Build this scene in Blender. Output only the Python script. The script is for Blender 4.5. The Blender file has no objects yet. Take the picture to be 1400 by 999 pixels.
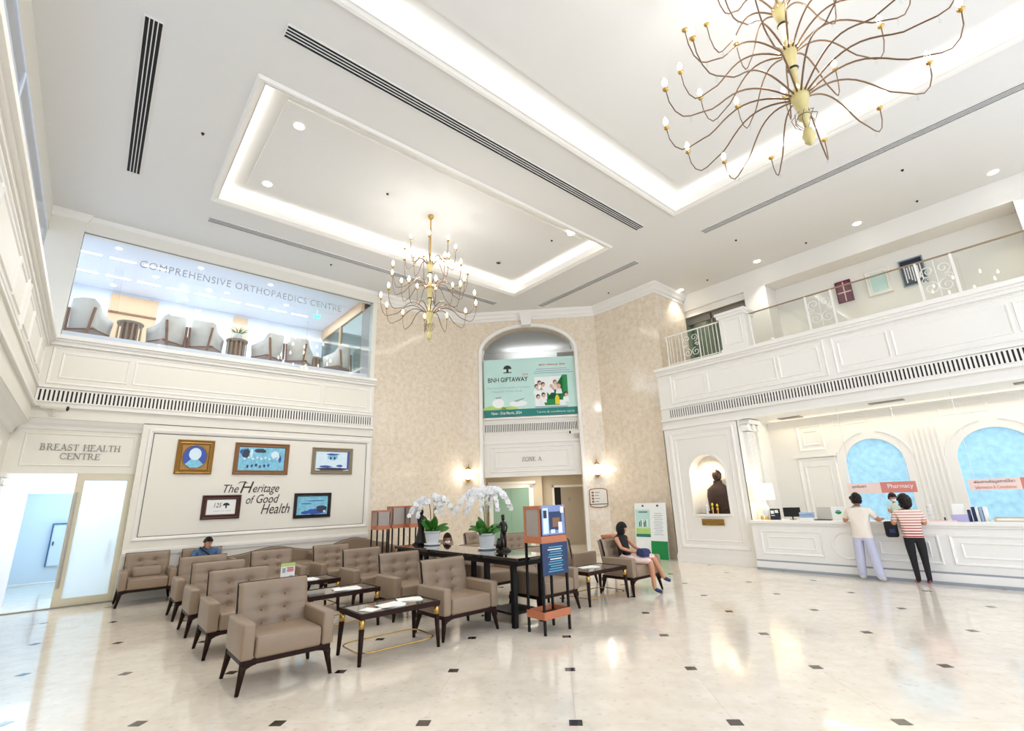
import bpy, bmesh, math, random
from mathutils import Vector, Matrix
random.seed(7)
PI = math.pi
SC = bpy.context.scene
COL = SC.collection

# ------------------------------------------------------------------ camera, world, exposure
cam_d = bpy.data.cameras.new('camera'); cam = bpy.data.objects.new('camera', cam_d); COL.objects.link(cam)
_r = Vector((0.761145, -0.647754, -0.03276)); _u = Vector((-0.150419, -0.225433, 0.962577)); _f = Vector((0.630898, 0.727733, 0.269021))
cam.matrix_world = Matrix(((_r.x, _u.x, -_f.x, 0), (_r.y, _u.y, -_f.y, 0), (_r.z, _u.z, -_f.z, 1.6813), (0, 0, 0, 1)))
cam_d.sensor_fit = 'HORIZONTAL'; cam_d.sensor_width = 36; cam_d.lens = 16.8265
cam_d.clip_start = 0.05; cam_d.clip_end = 200
SC.camera = cam
SC.view_settings.view_transform = 'Standard'; SC.view_settings.look = 'None'
SC.view_settings.gamma = 1; SC.view_settings.use_curve_mapping = False
SC.view_settings.exposure = 0.74
W = bpy.data.worlds.new('world'); SC.world = W; W.use_nodes = True
W.node_tree.nodes['Background'].inputs[0].default_value = (0.88, 0.95, 1.06, 1)
W.node_tree.nodes['Background'].inputs[1].default_value = 1.3

def area_light(name, loc, direction, sx, sy, power, color=(1, 1, 1)):
    d = bpy.data.lights.new(name, 'AREA'); d.shape = 'RECTANGLE'; d.size = sx; d.size_y = sy; d.energy = power; d.color = color
    o = bpy.data.objects.new(name, d); COL.objects.link(o); o.location = loc
    o.rotation_euler = Vector(direction).to_track_quat('-Z', 'Y').to_euler()
    return o
def point_light(name, loc, power, color=(1, .9, .75), r=.05, parent=None):
    d = bpy.data.lights.new(name, 'POINT'); d.energy = power; d.color = color; d.shadow_soft_size = r
    o = bpy.data.objects.new(name, d); COL.objects.link(o); o.location = loc; o.parent = parent
    return o
def spot_light(name, loc, power, angle=80, color=(1, .93, .82), parent=None, r=.05, blend=.6):
    d = bpy.data.lights.new(name, 'SPOT'); d.energy = power; d.color = color; d.spot_size = math.radians(angle); d.spot_blend = blend; d.shadow_soft_size = r
    o = bpy.data.objects.new(name, d); COL.objects.link(o); o.location = loc; o.parent = parent
    return o
# concealed cove lamps in the two ceiling coffers (x0, x1, y0, y1)
COF = [(1.1, 9.3, 6.82, 10.5), (1.1, 9.3, -2.6, 4.8)]
COVE_P = 3.4
for (x0, x1, y0, y1) in COF:
    z = 8.062; k = COVE_P
    lx, ly = x1 - x0, y1 - y0; cx, cy = (x0 + x1) / 2, (y0 + y1) / 2
    for p, d, s in (((cx, y0 - .16, z), (0, .9, 1), (lx, .08)), ((cx, y1 + .16, z), (0, -.9, 1), (lx, .08))):
        o = area_light('cove_lamp', p, d, s[0], s[1], k * lx, (1, .985, .95))
    for p, d in (((x0 - .16, cy, z), (.9, 0, 1)), ((x1 + .16, cy, z), (-.9, 0, 1))):
        o = area_light('cove_lamp', p, d, .08, ly, k * ly, (1, .985, .95))
        v = Vector(d).normalized(); yv = Vector((0, 1, 0)); zv = -v; xv = yv.cross(zv)
        o.rotation_euler = Matrix((xv, yv, zv)).transposed().to_euler()

# ------------------------------------------------------------------ materials
def lin(c):
    if isinstance(c, str):
        c = [int(c[i:i + 2], 16) / 255 for i in (0, 2, 4)]
    return tuple((v / 12.92 if v <= .04045 else ((v + .055) / 1.055) ** 2.4) for v in c)
M = {}
def mat(name, col, rough=.5, metal=0., var=.04, scale=8., bump=0., bscale=60., spec=.5, emit=None, estr=0., coat=0., rand=0.):
    m = bpy.data.materials.new(name); m.use_nodes = True; M[name] = m
    nt = m.node_tree; n = nt.nodes; b = n['Principled BSDF']; c = lin(col)
    tc = n.new('ShaderNodeTexCoord'); nz = n.new('ShaderNodeTexNoise'); nz.inputs['Scale'].default_value = scale; nz.inputs['Detail'].default_value = 4
    nt.links.new(tc.outputs['Object'], nz.inputs['Vector'])
    mx = n.new('ShaderNodeMix'); mx.data_type = 'RGBA'
    mx.inputs[6].default_value = (*[max(0, v * (1 - var)) for v in c], 1); mx.inputs[7].default_value = (*[min(1, v * (1 + var)) for v in c], 1)
    nt.links.new(nz.outputs['Fac'], mx.inputs[0]); out = mx.outputs[2]
    if rand:
        oi = n.new('ShaderNodeObjectInfo'); hs = n.new('ShaderNodeHueSaturation'); ma = n.new('ShaderNodeMath'); ma.operation = 'MULTIPLY_ADD'
        nt.links.new(oi.outputs['Random'], ma.inputs[0]); ma.inputs[1].default_value = rand; ma.inputs[2].default_value = 1 - rand / 2
        nt.links.new(ma.outputs[0], hs.inputs['Value']); nt.links.new(out, hs.inputs['Color']); out = hs.outputs[0]
    nt.links.new(out, b.inputs['Base Color'])
    b.inputs['Roughness'].default_value = rough; b.inputs['Metallic'].default_value = metal; b.inputs['Specular IOR Level'].default_value = spec
    b.inputs['Coat Weight'].default_value = coat
    if bump:
        nb = n.new('ShaderNodeTexNoise'); nb.inputs['Scale'].default_value = bscale; nb.inputs['Detail'].default_value = 3
        nt.links.new(tc.outputs['Object'], nb.inputs['Vector'])
        bp = n.new('ShaderNodeBump'); bp.inputs['Strength'].default_value = bump; bp.inputs['Distance'].default_value = .01
        nt.links.new(nb.outputs['Fac'], bp.inputs['Height']); nt.links.new(bp.outputs[0], b.inputs['Normal'])
    if emit is not None:
        b.inputs['Emission Color'].default_value = (*lin(emit), 1); b.inputs['Emission Strength'].default_value = estr
    return m
mat('ceiling_paint', 'e6e5e2', .8, var=.01)
mat('wall_paint', 'efece6', .55, var=.012)
mat('left_paint', 'ece8dd', .5, var=.012)
mat('counter_paint', 'f2f1ee', .35, var=.01)
mat('trim_paint', 'f1eee8', .45, var=.01)
mat('door_paint', 'ded6bd', .45, var=.015)
mat('grout', 'ddd2c2', .3)
mat('inset', '2c211c', .12, var=.2, scale=20, coat=.3)
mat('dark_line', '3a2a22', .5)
mat('vent_dark', '241a1c', .7)
mat('slot_dark', '17161a', .7)
mat('slot_grey', '8f8b84', .6)
mat('leather', '94806c', .42, var=.05, scale=14, bump=.08, bscale=160)
mat('piping', '2f221b', .45)
mat('dark_wood', '2a1813', .45, var=.2, scale=6, spec=.15)
mat('black_metal', '100f11', .45, spec=.25)
mat('brass', 'c9a45c', .25, 1., var=.06)
mat('gold_cream', 'cbbd84', .3, .35, var=.08)
mat('bronze_arm', '7d6147', .35, .6)
mat('bust_bronze', '46342c', .35, .3, var=.25, scale=12)
mat('bronze', '1e1512', .4, .2, var=.25, scale=12)
mat('stone_top', '6e6557', .08, var=.18, scale=10, coat=.5)
mat('black_stone', '1d1a18', .05, var=.3, scale=14, coat=.6)
mat('pot_white', 'e9ecef', .25, var=.01)
mat('leaf', '3d7a2c', .35, var=.3, scale=16)
mat('stem', '6b6a3c', .5)
mat('petal', 'ffffff', .5, var=.01); M['petal'].node_tree.nodes['Principled BSDF'].inputs['Subsurface Weight'].default_value = .3; M['petal'].node_tree.nodes['Principled BSDF'].inputs['Subsurface Radius'].default_value = (.02, .02, .02)
mat('soil', '4a3a2a', .9)
mat('orange_wood', 'bd7350', .45, var=.08, scale=9)
mat('acrylic_grey', 'a59c96', .3, var=.12, scale=3)
mat('poster_blue', '17345e', .35, var=.2, scale=5)
mat('poster_photo', '7f92c4', .3, var=.3, scale=6)
mat('paper', 'f6f6f2', .6, var=.02)
mat('print_grey', '9fb0ba', .6)
mat('print_dark', '2b2f33', .6)
mat('print_teal', '1d8079', .5, var=.05)
mat('print_green', '0f8a45', .5, var=.04)
mat('print_mint', 'c6e9e2', .5, var=.14, scale=1.0)
mat('print_white', 'f4f8f8', .5, var=.01)
mat('print_red', 'd8473a', .5)
mat('print_yellow', 'e9d21f', .5)
mat('print_lime', 'b9d878', .5, var=.1)
mat('print_skin', 'e0b095', .5)
mat('print_blue', '5aa9c9', .4, var=.3, scale=5)
mat('sign_pink', 'd9877c', .5, var=.05)
mat('sign_pale', 'f3d9d2', .5, var=.03)
mat('letter_grey', '8b8a82', .35, .3)
mat('letter_silver', 'b4b8bb', .4, .2)
mat('letter_brown', '3b2a22', .5)
mat('frame_gold', '9a7233', .35, .35, var=.3, scale=18)
mat('frame_oak', '8a6240', .4, var=.15)
mat('frame_taupe', '8d8069', .45, var=.1)
mat('frame_maroon', '45201a', .35, var=.15)
mat('frame_black', '1c1416', .35)
mat('pic_blue', '7cc4ee', .3, var=.45, scale=14)
mat('pic_deep', '2347a8', .3, var=.3, scale=5)
mat('pic_pale', 'd9ecfb', .3, var=.08)
mat('pic_dark', '17203c', .3)
mat('chrome', 'c8c8cc', .15, 1.)
mat('green_door', '8fb09c', .4, var=.03)
mat('grey_door', 'a89c8a', .5, var=.03)
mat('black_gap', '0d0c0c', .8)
mat('corridor_paint', 'cdbfa6', .6, var=.02)
mat('kick_grey', '9da3ab', .4)
mat('shell_white', 'e8e4da', .6, var=.03)
mat('walnut', '8a5b3a', .4, var=.15)
mat('drum_wood', '97836a', .4, var=.1)
mat('maple', 'e3bd92', .4, var=.06)
mat('cool_white', 'e9edf5', .6, var=.01)
mat('skin', 'c98f6f', .5, var=.04)
mat('hair', '120d0c', .4, var=.3, scale=40)
mat('cloth_black', '141317', .8, var=.2)
mat('cloth_blue', '4c6c92', .8, var=.1)
mat('cloth_navy', '22305e', .7, var=.15)
mat('cloth_lavender', 'c3c5dc', .8, var=.05)
mat('cloth_cream', 'ece2d6', .8, var=.07, scale=22)
mat('cloth_mint', 'cfdccd', .8)
mat('cloth_denim', '2c3b63', .8, var=.2)
mat('shoe_white', 'd9d8d4', .5)
mat('shoe_pink', 'a8555c', .5)
mat('mask_white', 'eef3f6', .7)
mat('lip', '9c5147', .5)
mat('eye_dark', '15100e', .2)
mat('screen_black', '0d0e13', .15)
mat('plastic_blue', '9fb6d8', .4)
mat('plastic_lilac', 'b9b4dd', .4)
mat('maroon_art', '7a3550', .5, var=.15)
mat('steel', 'b7b3ab', .35, .6)
def emis(name, col, s, var=0.):
    m = bpy.data.materials.new(name); m.use_nodes = True; M[name] = m
    b = m.node_tree.nodes['Principled BSDF']; b.inputs['Base Color'].default_value = (*lin(col), 1)
    b.inputs['Emission Color'].default_value = (*lin(col), 1); b.inputs['Emission Strength'].default_value = s; b.inputs['Roughness'].default_value = .4
    if var:
        nt = m.node_tree; tc = nt.nodes.new('ShaderNodeTexCoord'); nz = nt.nodes.new('ShaderNodeTexNoise'); nz.inputs['Scale'].default_value = 9; nz.inputs['Detail'].default_value = 8
        rp = nt.nodes.new('ShaderNodeValToRGB'); c = lin(col)
        rp.color_ramp.elements[0].position = .3; rp.color_ramp.elements[1].position = .75
        rp.color_ramp.elements[0].color = (*[v * (1 - var) for v in c], 1); rp.color_ramp.elements[1].color = (*[min(1, v * (1 + var)) for v in c], 1)
        nt.links.new(tc.outputs['Object'], nz.inputs['Vector']); nt.links.new(nz.outputs['Fac'], rp.inputs[0])
        nt.links.new(rp.outputs[0], b.inputs['Emission Color']); nt.links.new(rp.outputs[0], b.inputs['Base Color'])
    return m
emis('bulb', 'fff6e6', 9)
emis('lamp_disc', 'fffaf0', 6)
emis('tube_lamp', 'ffffff', 3)
emis('shade_lit', 'fff0c4', .75)
emis('sconce_glass', 'fff8ee', 4)
emis('blue_window', '9ccbe4', .26, .14)
emis('pharmacy_light', 'a5ddf2', .5, .15)
emis('exit_green', '3fd0a0', 1.2)
emis('screen_teal', '2c8fb8', .3)
def glass(name, tint=(1, 1, 1), refl=.08, rough=0.0, diff=0.):
    m = bpy.data.materials.new(name); m.use_nodes = True; M[name] = m; nt = m.node_tree; nt.nodes.clear()
    o = nt.nodes.new('ShaderNodeOutputMaterial'); t = nt.nodes.new('ShaderNodeBsdfTransparent'); g = nt.nodes.new('ShaderNodeBsdfGlossy'); x = nt.nodes.new('ShaderNodeMixShader')
    lw = nt.nodes.new('ShaderNodeLayerWeight'); lw.inputs[0].default_value = .5; pw = nt.nodes.new('ShaderNodeMath'); pw.operation = 'POWER'; pw.inputs[1].default_value = 5; nt.links.new(lw.outputs['Facing'], pw.inputs[0])
    sm = nt.nodes.new('ShaderNodeMath'); sm.operation = 'MULTIPLY_ADD'; sm.inputs[1].default_value = .9; sm.inputs[2].default_value = .04; nt.links.new(pw.outputs[0], sm.inputs[0])
    t.inputs[0].default_value = (*tint, 1); g.inputs['Roughness'].default_value = rough
    ma = nt.nodes.new('ShaderNodeMath'); ma.operation = 'MAXIMUM'; ma.inputs[1].default_value = refl
    nt.links.new(sm.outputs[0], ma.inputs[0]); nt.links.new(ma.outputs[0], x.inputs[0])
    nt.links.new(t.outputs[0], x.inputs[1]); nt.links.new(g.outputs[0], x.inputs[2]); last = x.outputs[0]
    if diff:
        d = nt.nodes.new('ShaderNodeBsdfTranslucent'); d.inputs[0].default_value = (.92, .97, 1, 1)
        d2 = nt.nodes.new('ShaderNodeBsdfDiffuse'); d2.inputs[0].default_value = (.85, .92, .95, 1)
        xa = nt.nodes.new('ShaderNodeMixShader'); xa.inputs[0].default_value = .35; nt.links.new(d.outputs[0], xa.inputs[1]); nt.links.new(d2.outputs[0], xa.inputs[2])
        y = nt.nodes.new('ShaderNodeMixShader'); y.inputs[0].default_value = diff
        nt.links.new(last, y.inputs[1]); nt.links.new(xa.outputs[0], y.inputs[2]); last = y.outputs[0]
    nt.links.new(last, o.inputs[0]); return m
glass('glass', (.97, .985, .99))
glass('rail_glass', (.93, .94, .92), .05)
glass('tinted_glass', (.72, .74, .77))  # tint added to hold back the daylight reaching the pharmacy wall
glass('green_glass', (.62, .74, .70), .12)
glass('frosted', (.9, .96, .98), .04, 0., .75)

def marble(name, c1, c2, c3, rough, s1, s2, rand=0., coat=0., bump=0.):
    m = bpy.data.materials.new(name); m.use_nodes = True; M[name] = m; nt = m.node_tree; n = nt.nodes; b = n['Principled BSDF']
    tc = n.new('ShaderNodeTexCoord'); a = n.new('ShaderNodeTexNoise'); a.inputs['Scale'].default_value = s1; a.inputs['Detail'].default_value = 8; a.inputs['Roughness'].default_value = .65
    v = n.new('ShaderNodeTexVoronoi'); v.inputs['Scale'].default_value = s2
    src = tc.outputs['Object']
    if rand:
        oi = n.new('ShaderNodeObjectInfo'); ad = n.new('ShaderNodeVectorMath'); ad.operation = 'ADD'; sc = n.new('ShaderNodeVectorMath'); sc.operation = 'SCALE'
        sc.inputs[3].default_value = 30; nt.links.new(oi.outputs['Random'], sc.inputs[0]); nt.links.new(src, ad.inputs[0]); nt.links.new(sc.outputs[0], ad.inputs[1]); src = ad.outputs[0]
    nt.links.new(src, a.inputs['Vector']); nt.links.new(src, v.inputs['Vector'])
    r = n.new('ShaderNodeValToRGB'); e = r.color_ramp.elements; e[0].position = .32; e[1].position = .68; e[0].color = (*lin(c1), 1); e[1].color = (*lin(c2), 1)
    nt.links.new(a.outputs['Fac'], r.inputs[0])
    r2 = n.new('ShaderNodeValToRGB'); e = r2.color_ramp.elements; e[0].position = 0; e[1].position = .28; e[0].color = (1, 1, 1, 1); e[1].color = (0, 0, 0, 1)
    nt.links.new(v.outputs['Distance'], r2.inputs[0])
    a2 = n.new('ShaderNodeTexNoise'); a2.inputs['Scale'].default_value = s1 * 2.3; nt.links.new(src, a2.inputs['Vector'])
    mu = n.new('ShaderNodeMath'); mu.operation = 'MULTIPLY'; nt.links.new(r2.outputs[0], mu.inputs[0]); nt.links.new(a2.outputs['Fac'], mu.inputs[1])
    mx = n.new('ShaderNodeMix'); mx.data_type = 'RGBA'; nt.links.new(mu.outputs[0], mx.inputs[0]); nt.links.new(r.outputs[0], mx.inputs[6]); mx.inputs[7].default_value = (*lin(c3), 1)
    out = mx.outputs[2]
    if rand:
        hs = n.new('ShaderNodeHueSaturation'); ma = n.new('ShaderNodeMath'); ma.operation = 'MULTIPLY_ADD'; nt.links.new(oi.outputs['Random'], ma.inputs[0]); ma.inputs[1].default_value = rand; ma.inputs[2].default_value = 1 - rand / 2
        nt.links.new(ma.outputs[0], hs.inputs['Value']); nt.links.new(out, hs.inputs['Color']); out = hs.outputs[0]
    nt.links.new(out, b.inputs['Base Color']); b.inputs['Roughness'].default_value = rough; b.inputs['Coat Weight'].default_value = coat; b.inputs['Coat Roughness'].default_value = .03
    return m
marble('floor_marble', 'e3d8c8', 'f0e8dc', 'cbb8a2', .12, 5, 10, rand=.03, coat=.25)
marble('wall_marble', 'dfceb4', 'f1e5d4', 'c4ac90', .1, 7, 9, coat=.2)

# ------------------------------------------------------------------ helpers
class MB:
    def __init__(s): s.v = []; s.f = []
    def add(s, vs, fs):
        o = len(s.v); s.v += [tuple(p) for p in vs]; s.f += [tuple(i + o for i in f) for f in fs]; return s
    def box(s, x0, x1, y0, y1, z0, z1):
        return s.add([(x0, y0, z0), (x1, y0, z0), (x1, y1, z0), (x0, y1, z0), (x0, y0, z1), (x1, y0, z1), (x1, y1, z1), (x0, y1, z1)],
                     [(0, 3, 2, 1), (4, 5, 6, 7), (0, 1, 5, 4), (1, 2, 6, 5), (2, 3, 7, 6), (3, 0, 4, 7)])
    def hexa(s, a, b):   # two quads
        return s.add(list(a) + list(b), [(3, 2, 1, 0), (4, 5, 6, 7), (0, 1, 5, 4), (1, 2, 6, 5), (2, 3, 7, 6), (3, 0, 4, 7)])
    def quad(s, *p): return s.add(p, [tuple(range(len(p)))])
    def prism(s, poly, h, fn):   # polygon (u,v) extruded 0..h with mapper fn(u,v,w)
        n = len(poly); a = [fn(u, v, 0) for u, v in poly]; b = [fn(u, v, h) for u, v in poly]
        return s.add(a + b, [tuple(range(n - 1, -1, -1)), tuple(range(n, 2 * n))] + [(i, (i + 1) % n, n + (i + 1) % n, n + i) for i in range(n)])
    def tube(s, pts, r, n=8, cap=True):
        pts = [Vector(p) for p in pts]; m = len(pts)
        rs = r if isinstance(r, (list, tuple)) else [r] * m
        prev = None; rings = []
        for i, p in enumerate(pts):
            t = (pts[min(i + 1, m - 1)] - pts[max(i - 1, 0)])
            t = t.normalized() if t.length > 1e-9 else Vector((0, 0, 1))
            if prev is None:
                a = Vector((0, 0, 1)) if abs(t.z) < .9 else Vector((1, 0, 0))
                u = t.cross(a).normalized()
            else:
                u = (prev - t * prev.dot(t)); u = u.normalized() if u.length > 1e-6 else t.orthogonal().normalized()
            prev = u; w = t.cross(u)
            rings.append([p + (u * math.cos(2 * PI * k / n) + w * math.sin(2 * PI * k / n)) * rs[i] for k in range(n)])
        vs = [q for g in rings for q in g]; fs = []
        for i in range(m - 1):
            for k in range(n):
                fs.append((i * n + k, i * n + (k + 1) % n, (i + 1) * n + (k + 1) % n, (i + 1) * n + k))
        if cap: fs += [tuple(range(n - 1, -1, -1)), tuple(range((m - 1) * n, m * n))]
        return s.add(vs, fs)
    def lathe(s, prof, c=(0, 0, 0), n=16):   # prof list of (r,z)
        vs = []; fs = []; m = len(prof)
        for r, z in prof:
            vs += [(c[0] + r * math.cos(2 * PI * k / n), c[1] + r * math.sin(2 * PI * k / n), c[2] + z) for k in range(n)]
        for i in range(m - 1):
            for k in range(n):
                fs.append((i * n + k, i * n + (k + 1) % n, (i + 1) * n + (k + 1) % n, (i + 1) * n + k))
        fs += [tuple(range(n - 1, -1, -1)), tuple(range((m - 1) * n, m * n))]
        return s.add(vs, fs)
    def ball(s, c, r, nu=12, nv=8):
        r = r if isinstance(r, (list, tuple)) else (r, r, r); c = Vector(c); vs = []; fs = []
        for j in range(1, nv):
            th = PI * j / nv
            vs += [(c.x + r[0] * math.sin(th) * math.cos(2 * PI * k / nu), c.y + r[1] * math.sin(th) * math.sin(2 * PI * k / nu), c.z + r[2] * math.cos(th)) for k in range(nu)]
        vs += [(c.x, c.y, c.z + r[2]), (c.x, c.y, c.z - r[2])]; t = len(vs) - 2; bt = t + 1
        for j in range(nv - 2):
            for k in range(nu): fs.append((j * nu + k, (j + 1) * nu + k, (j + 1) * nu + (k + 1) % nu, j * nu + (k + 1) % nu))
        for k in range(nu): fs.append((t, k, (k + 1) % nu)); fs.append((bt, (nv - 2) * nu + (k + 1) % nu, (nv - 2) * nu + k))
        return s.add(vs, fs)
    def grid(s, fn, nu, nv):
        vs = [fn(i / nu, j / nv) for j in range(nv + 1) for i in range(nu + 1)]
        return s.add(vs, [(j * (nu + 1) + i, j * (nu + 1) + i + 1, (j + 1) * (nu + 1) + i + 1, (j + 1) * (nu + 1) + i) for j in range(nv) for i in range(nu)])
    def frame(s, fn, u0, u1, v0, v1, w=.05, d=.02):   # raised rectangular moulding; fn(u,v,h)
        L = [(0, 0), (w * .25, d), (w * .6, d * .75), (w, 0)]
        loops = [[fn(u0 + i, v0 + i, h), fn(u1 - i, v0 + i, h), fn(u1 - i, v1 - i, h), fn(u0 + i, v1 - i, h)] for i, h in L]
        vs = [p for l in loops for p in l]; fs = [(a * 4 + k, a * 4 + (k + 1) % 4, a * 4 + 4 + (k + 1) % 4, a * 4 + 4 + k) for a in range(3) for k in range(4)]
        return s.add(vs, fs)
    def band(s, fn, path, w, d):   # moulding along an open (u,v) polyline, width w to the left normal, raised d
        n = len(path); vs = []
        for i, (u, v) in enumerate(path):
            a = path[max(i - 1, 0)]; b = path[min(i + 1, n - 1)]; tx, ty = b[0] - a[0], b[1] - a[1]; l = math.hypot(tx, ty) or 1
            nx, ny = -ty / l, tx / l
            vs += [fn(u, v, 0), fn(u + nx * w * .15, v + ny * w * .15, d), fn(u + nx * w * .85, v + ny * w * .85, d), fn(u + nx * w, v + ny * w, 0)]
        fs = [(i * 4 + k, i * 4 + k + 1, i * 4 + 5 + k, i * 4 + 4 + k) for i in range(n - 1) for k in range(3)] + [(0, 1, 2, 3), ((n - 1) * 4, (n - 1) * 4 + 1, (n - 1) * 4 + 2, (n - 1) * 4 + 3)]
        return s.add(vs, fs)
    def arch_wall(s, fn, u0, u1, z0, z1, c, a, zs, b, depth, zb=None, n=20):
        zb = z0 if zb is None else zb
        s.quad(fn(u0, z0, 0), fn(c - a, z0, 0), fn(c - a, z1, 0), fn(u0, z1, 0)); s.quad(fn(c + a, z0, 0), fn(u1, z0, 0), fn(u1, z1, 0), fn(c + a, z1, 0))
        if zb > z0: s.quad(fn(c - a, z0, 0), fn(c + a, z0, 0), fn(c + a, zb, 0), fn(c - a, zb, 0)); s.quad(fn(c - a, zb, 0), fn(c + a, zb, 0), fn(c + a, zb, -depth), fn(c - a, zb, -depth))
        P = [(c - a * math.cos(PI * i / n), zs + b * math.sin(PI * i / n)) for i in range(n + 1)]
        for i in range(n):
            p, q = P[i], P[i + 1]
            s.quad(fn(p[0], p[1], 0), fn(q[0], q[1], 0), fn(q[0], z1, 0), fn(p[0], z1, 0)); s.quad(fn(p[0], p[1], 0), fn(q[0], q[1], 0), fn(q[0], q[1], -depth), fn(p[0], p[1], -depth))
        for u in (c - a, c + a): s.quad(fn(u, zb, 0), fn(u, zs, 0), fn(u, zs, -depth), fn(u, zb, -depth))
        return s
    def mesh(s, name, m, smooth=False, bevel=0, seg=2):
        me = bpy.data.meshes.new(name); bm = bmesh.new()
        vs = [bm.verts.new(p) for p in s.v]
        for f in s.f:
            try: bm.faces.new([vs[i] for i in f])
            except ValueError: pass
        bmesh.ops.recalc_face_normals(bm, faces=bm.faces)
        if bevel:
            bmesh.ops.bevel(bm, geom=list(bm.edges), offset=bevel, segments=seg, affect='EDGES', profile=.5, clamp_overlap=True)
        if smooth:
            for f in bm.faces: f.smooth = True
        bm.to_mesh(me); bm.free(); me.materials.append(M[m] if isinstance(m, str) else m)
        return me
    def build(s, name, m, parent=None, smooth=False, bevel=0, seg=2, loc=None, label=None):
        return put(name, s.mesh(name, m, smooth, bevel, seg), parent, loc, label)
def put(name, me, parent=None, loc=None, label=None, rot=None):
    o = bpy.data.objects.new(name, me); COL.objects.link(o); o.parent = parent
    if loc is not None: o.location = loc
    if rot is not None: o.rotation_euler = rot
    if label: o['label'] = label
    return o
def tag(o, label, cat, group=None, kind=None):
    o['label'] = label; o['category'] = cat
    if group: o['group'] = group
    if kind: o['kind'] = kind
    return o
def thing(name, label, cat, loc=(0, 0, 0), rz=0, group=None, kind=None):
    o = bpy.data.objects.new(name, None); COL.objects.link(o); o.location = loc; o.rotation_euler = (0, 0, rz); o.empty_display_size = .1
    return tag(o, label, cat, group, kind)
def dup(root, loc, rz=0, label=None, group=None, drop=()):
    def cp(o, parent):
        c = o.copy(); COL.objects.link(c); c.parent = parent
        for ch in list(o.children):
            if ch.name.split('.')[0] not in drop: cp(ch, c)
        return c
    r = cp(root, None); r.location = loc; r.rotation_euler = (0, 0, rz)
    if label: r['label'] = label
    if group: r['group'] = group
    return r
def text(name, body, size, m, parent, loc, rot, ext=.004, shear=0., align='CENTER', sx=1., bold=0., space=1.):
    c = bpy.data.curves.new(name, 'FONT'); c.body = body; c.size = size; c.extrude = ext; c.shear = shear; c.align_x = align; c.align_y = 'CENTER'; c.offset = bold; c.space_character = space; c.resolution_u = 3
    t = bpy.data.objects.new(name, c); me = bpy.data.meshes.new_from_object(t); bpy.data.objects.remove(t); bpy.data.curves.remove(c)
    me.materials.clear(); me.materials.append(M[m])
    for v in me.vertices: v.co.x *= sx
    o = put(name, me, parent, loc); o.rotation_euler = rot
    return o
ROT_A = (PI / 2, 0, 0)             # reads from -y
ROT_B = (PI / 2, 0, -PI / 2)       # on a wall seen from -x
ROT_C = (PI / 2, 0, -PI / 4)       # on the marble chamfer
R2 = 2 ** .5
fA = lambda Y: (lambda u, v, h: (u, Y - h, v))
fB = lambda X: (lambda u, v, h: (X - h, u, v))
fL = lambda X: (lambda u, v, h: (X + h, u, v))
def CP(t, d, z): return (11 + (t + d) / R2, 11 + (-t + d) / R2, z)
fC = lambda D: (lambda u, v, h: CP(u, D - h, v))
# ------------------------------------------------------------------ the setting
def struct(name, mb, m, label=None, **k):
    o = mb.build(name, m, None, **k); o['kind'] = 'structure'
    if label: o['label'] = label
    return o
def sweep(mb, path, prof):   # plan polyline, profile (inward offset, z); inward = right-hand side of travel
    n = len(path); rows = []
    for i in range(n):
        def nrm(a, b):
            d = Vector((b[0] - a[0], b[1] - a[1])).normalized(); return Vector((d.y, -d.x))
        if i == 0: m = nrm(path[0], path[1])
        elif i == n - 1: m = nrm(path[-2], path[-1])
        else:
            a, b = nrm(path[i - 1], path[i]), nrm(path[i], path[i + 1]); m = (a + b) / (1 + a.dot(b))
        rows.append([(path[i][0] + m.x * o, path[i][1] + m.y * o, z) for o, z in prof])
    k = len(prof)
    mb.add([p for r in rows for p in r], [(i * k + j, i * k + j + 1, (i + 1) * k + j + 1, (i + 1) * k + j) for i in range(n - 1) for j in range(k - 1)] + [tuple(range(k)), tuple((n - 1) * k + j for j in range(k))])
    return mb
# floor: slab, big marble tiles with notched corners, small dark insets
floor = struct('floor', MB().box(-8, 20, -4, 20, -.25, -.014), 'grout', 'polished cream marble floor with small dark square insets')
G = 1.2
def gw(i, j): return ((i + j) * G / R2 + 3.1318, (j - i) * G / R2 + 3.0018)
h = G / 2 - .0007; s_ = .052
tp = [(-h + s_, -h), (h - s_, -h), (h - s_, -h + s_), (h, -h + s_), (h, h - s_), (h - s_, h - s_), (h - s_, h), (-h + s_, h), (-h + s_, h - s_), (-h, h - s_), (-h, -h + s_), (-h + s_, -h + s_)]
tm = MB().prism(tp, .012, lambda u, v, w: (u, v, w - .012)).mesh('tile', 'floor_marble')
im = MB().box(-.05, .05, -.05, .05, -.012, .0004).mesh('inset', 'inset')
def seen(x, y, m=1.0):
    d = Vector((x, y, -1.68)); z = d.dot(_f)
    if z < .6: return False
    return abs(d.dot(_r) / z) < 1.07 * m + .25 and abs(d.dot(_u) / z) < .763 * m + .35
for i in range(-14, 14):
    for j in range(-6, 16):
        x, y = gw(i + .5, j + .5)
        if -2.2 < x < 15.5 and y < 17.5 and seen(x, y):
            put('tile', tm, floor, (x, y, 0), rot=(0, 0, -PI / 4))
        x, y = gw(i, j)
        if -1.2 < x < 12.2 and y < 13 and x + y < 22 and seen(x, y, .95): put('inset', im, floor, (x, y, 0), rot=(0, 0, -PI / 4))

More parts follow.
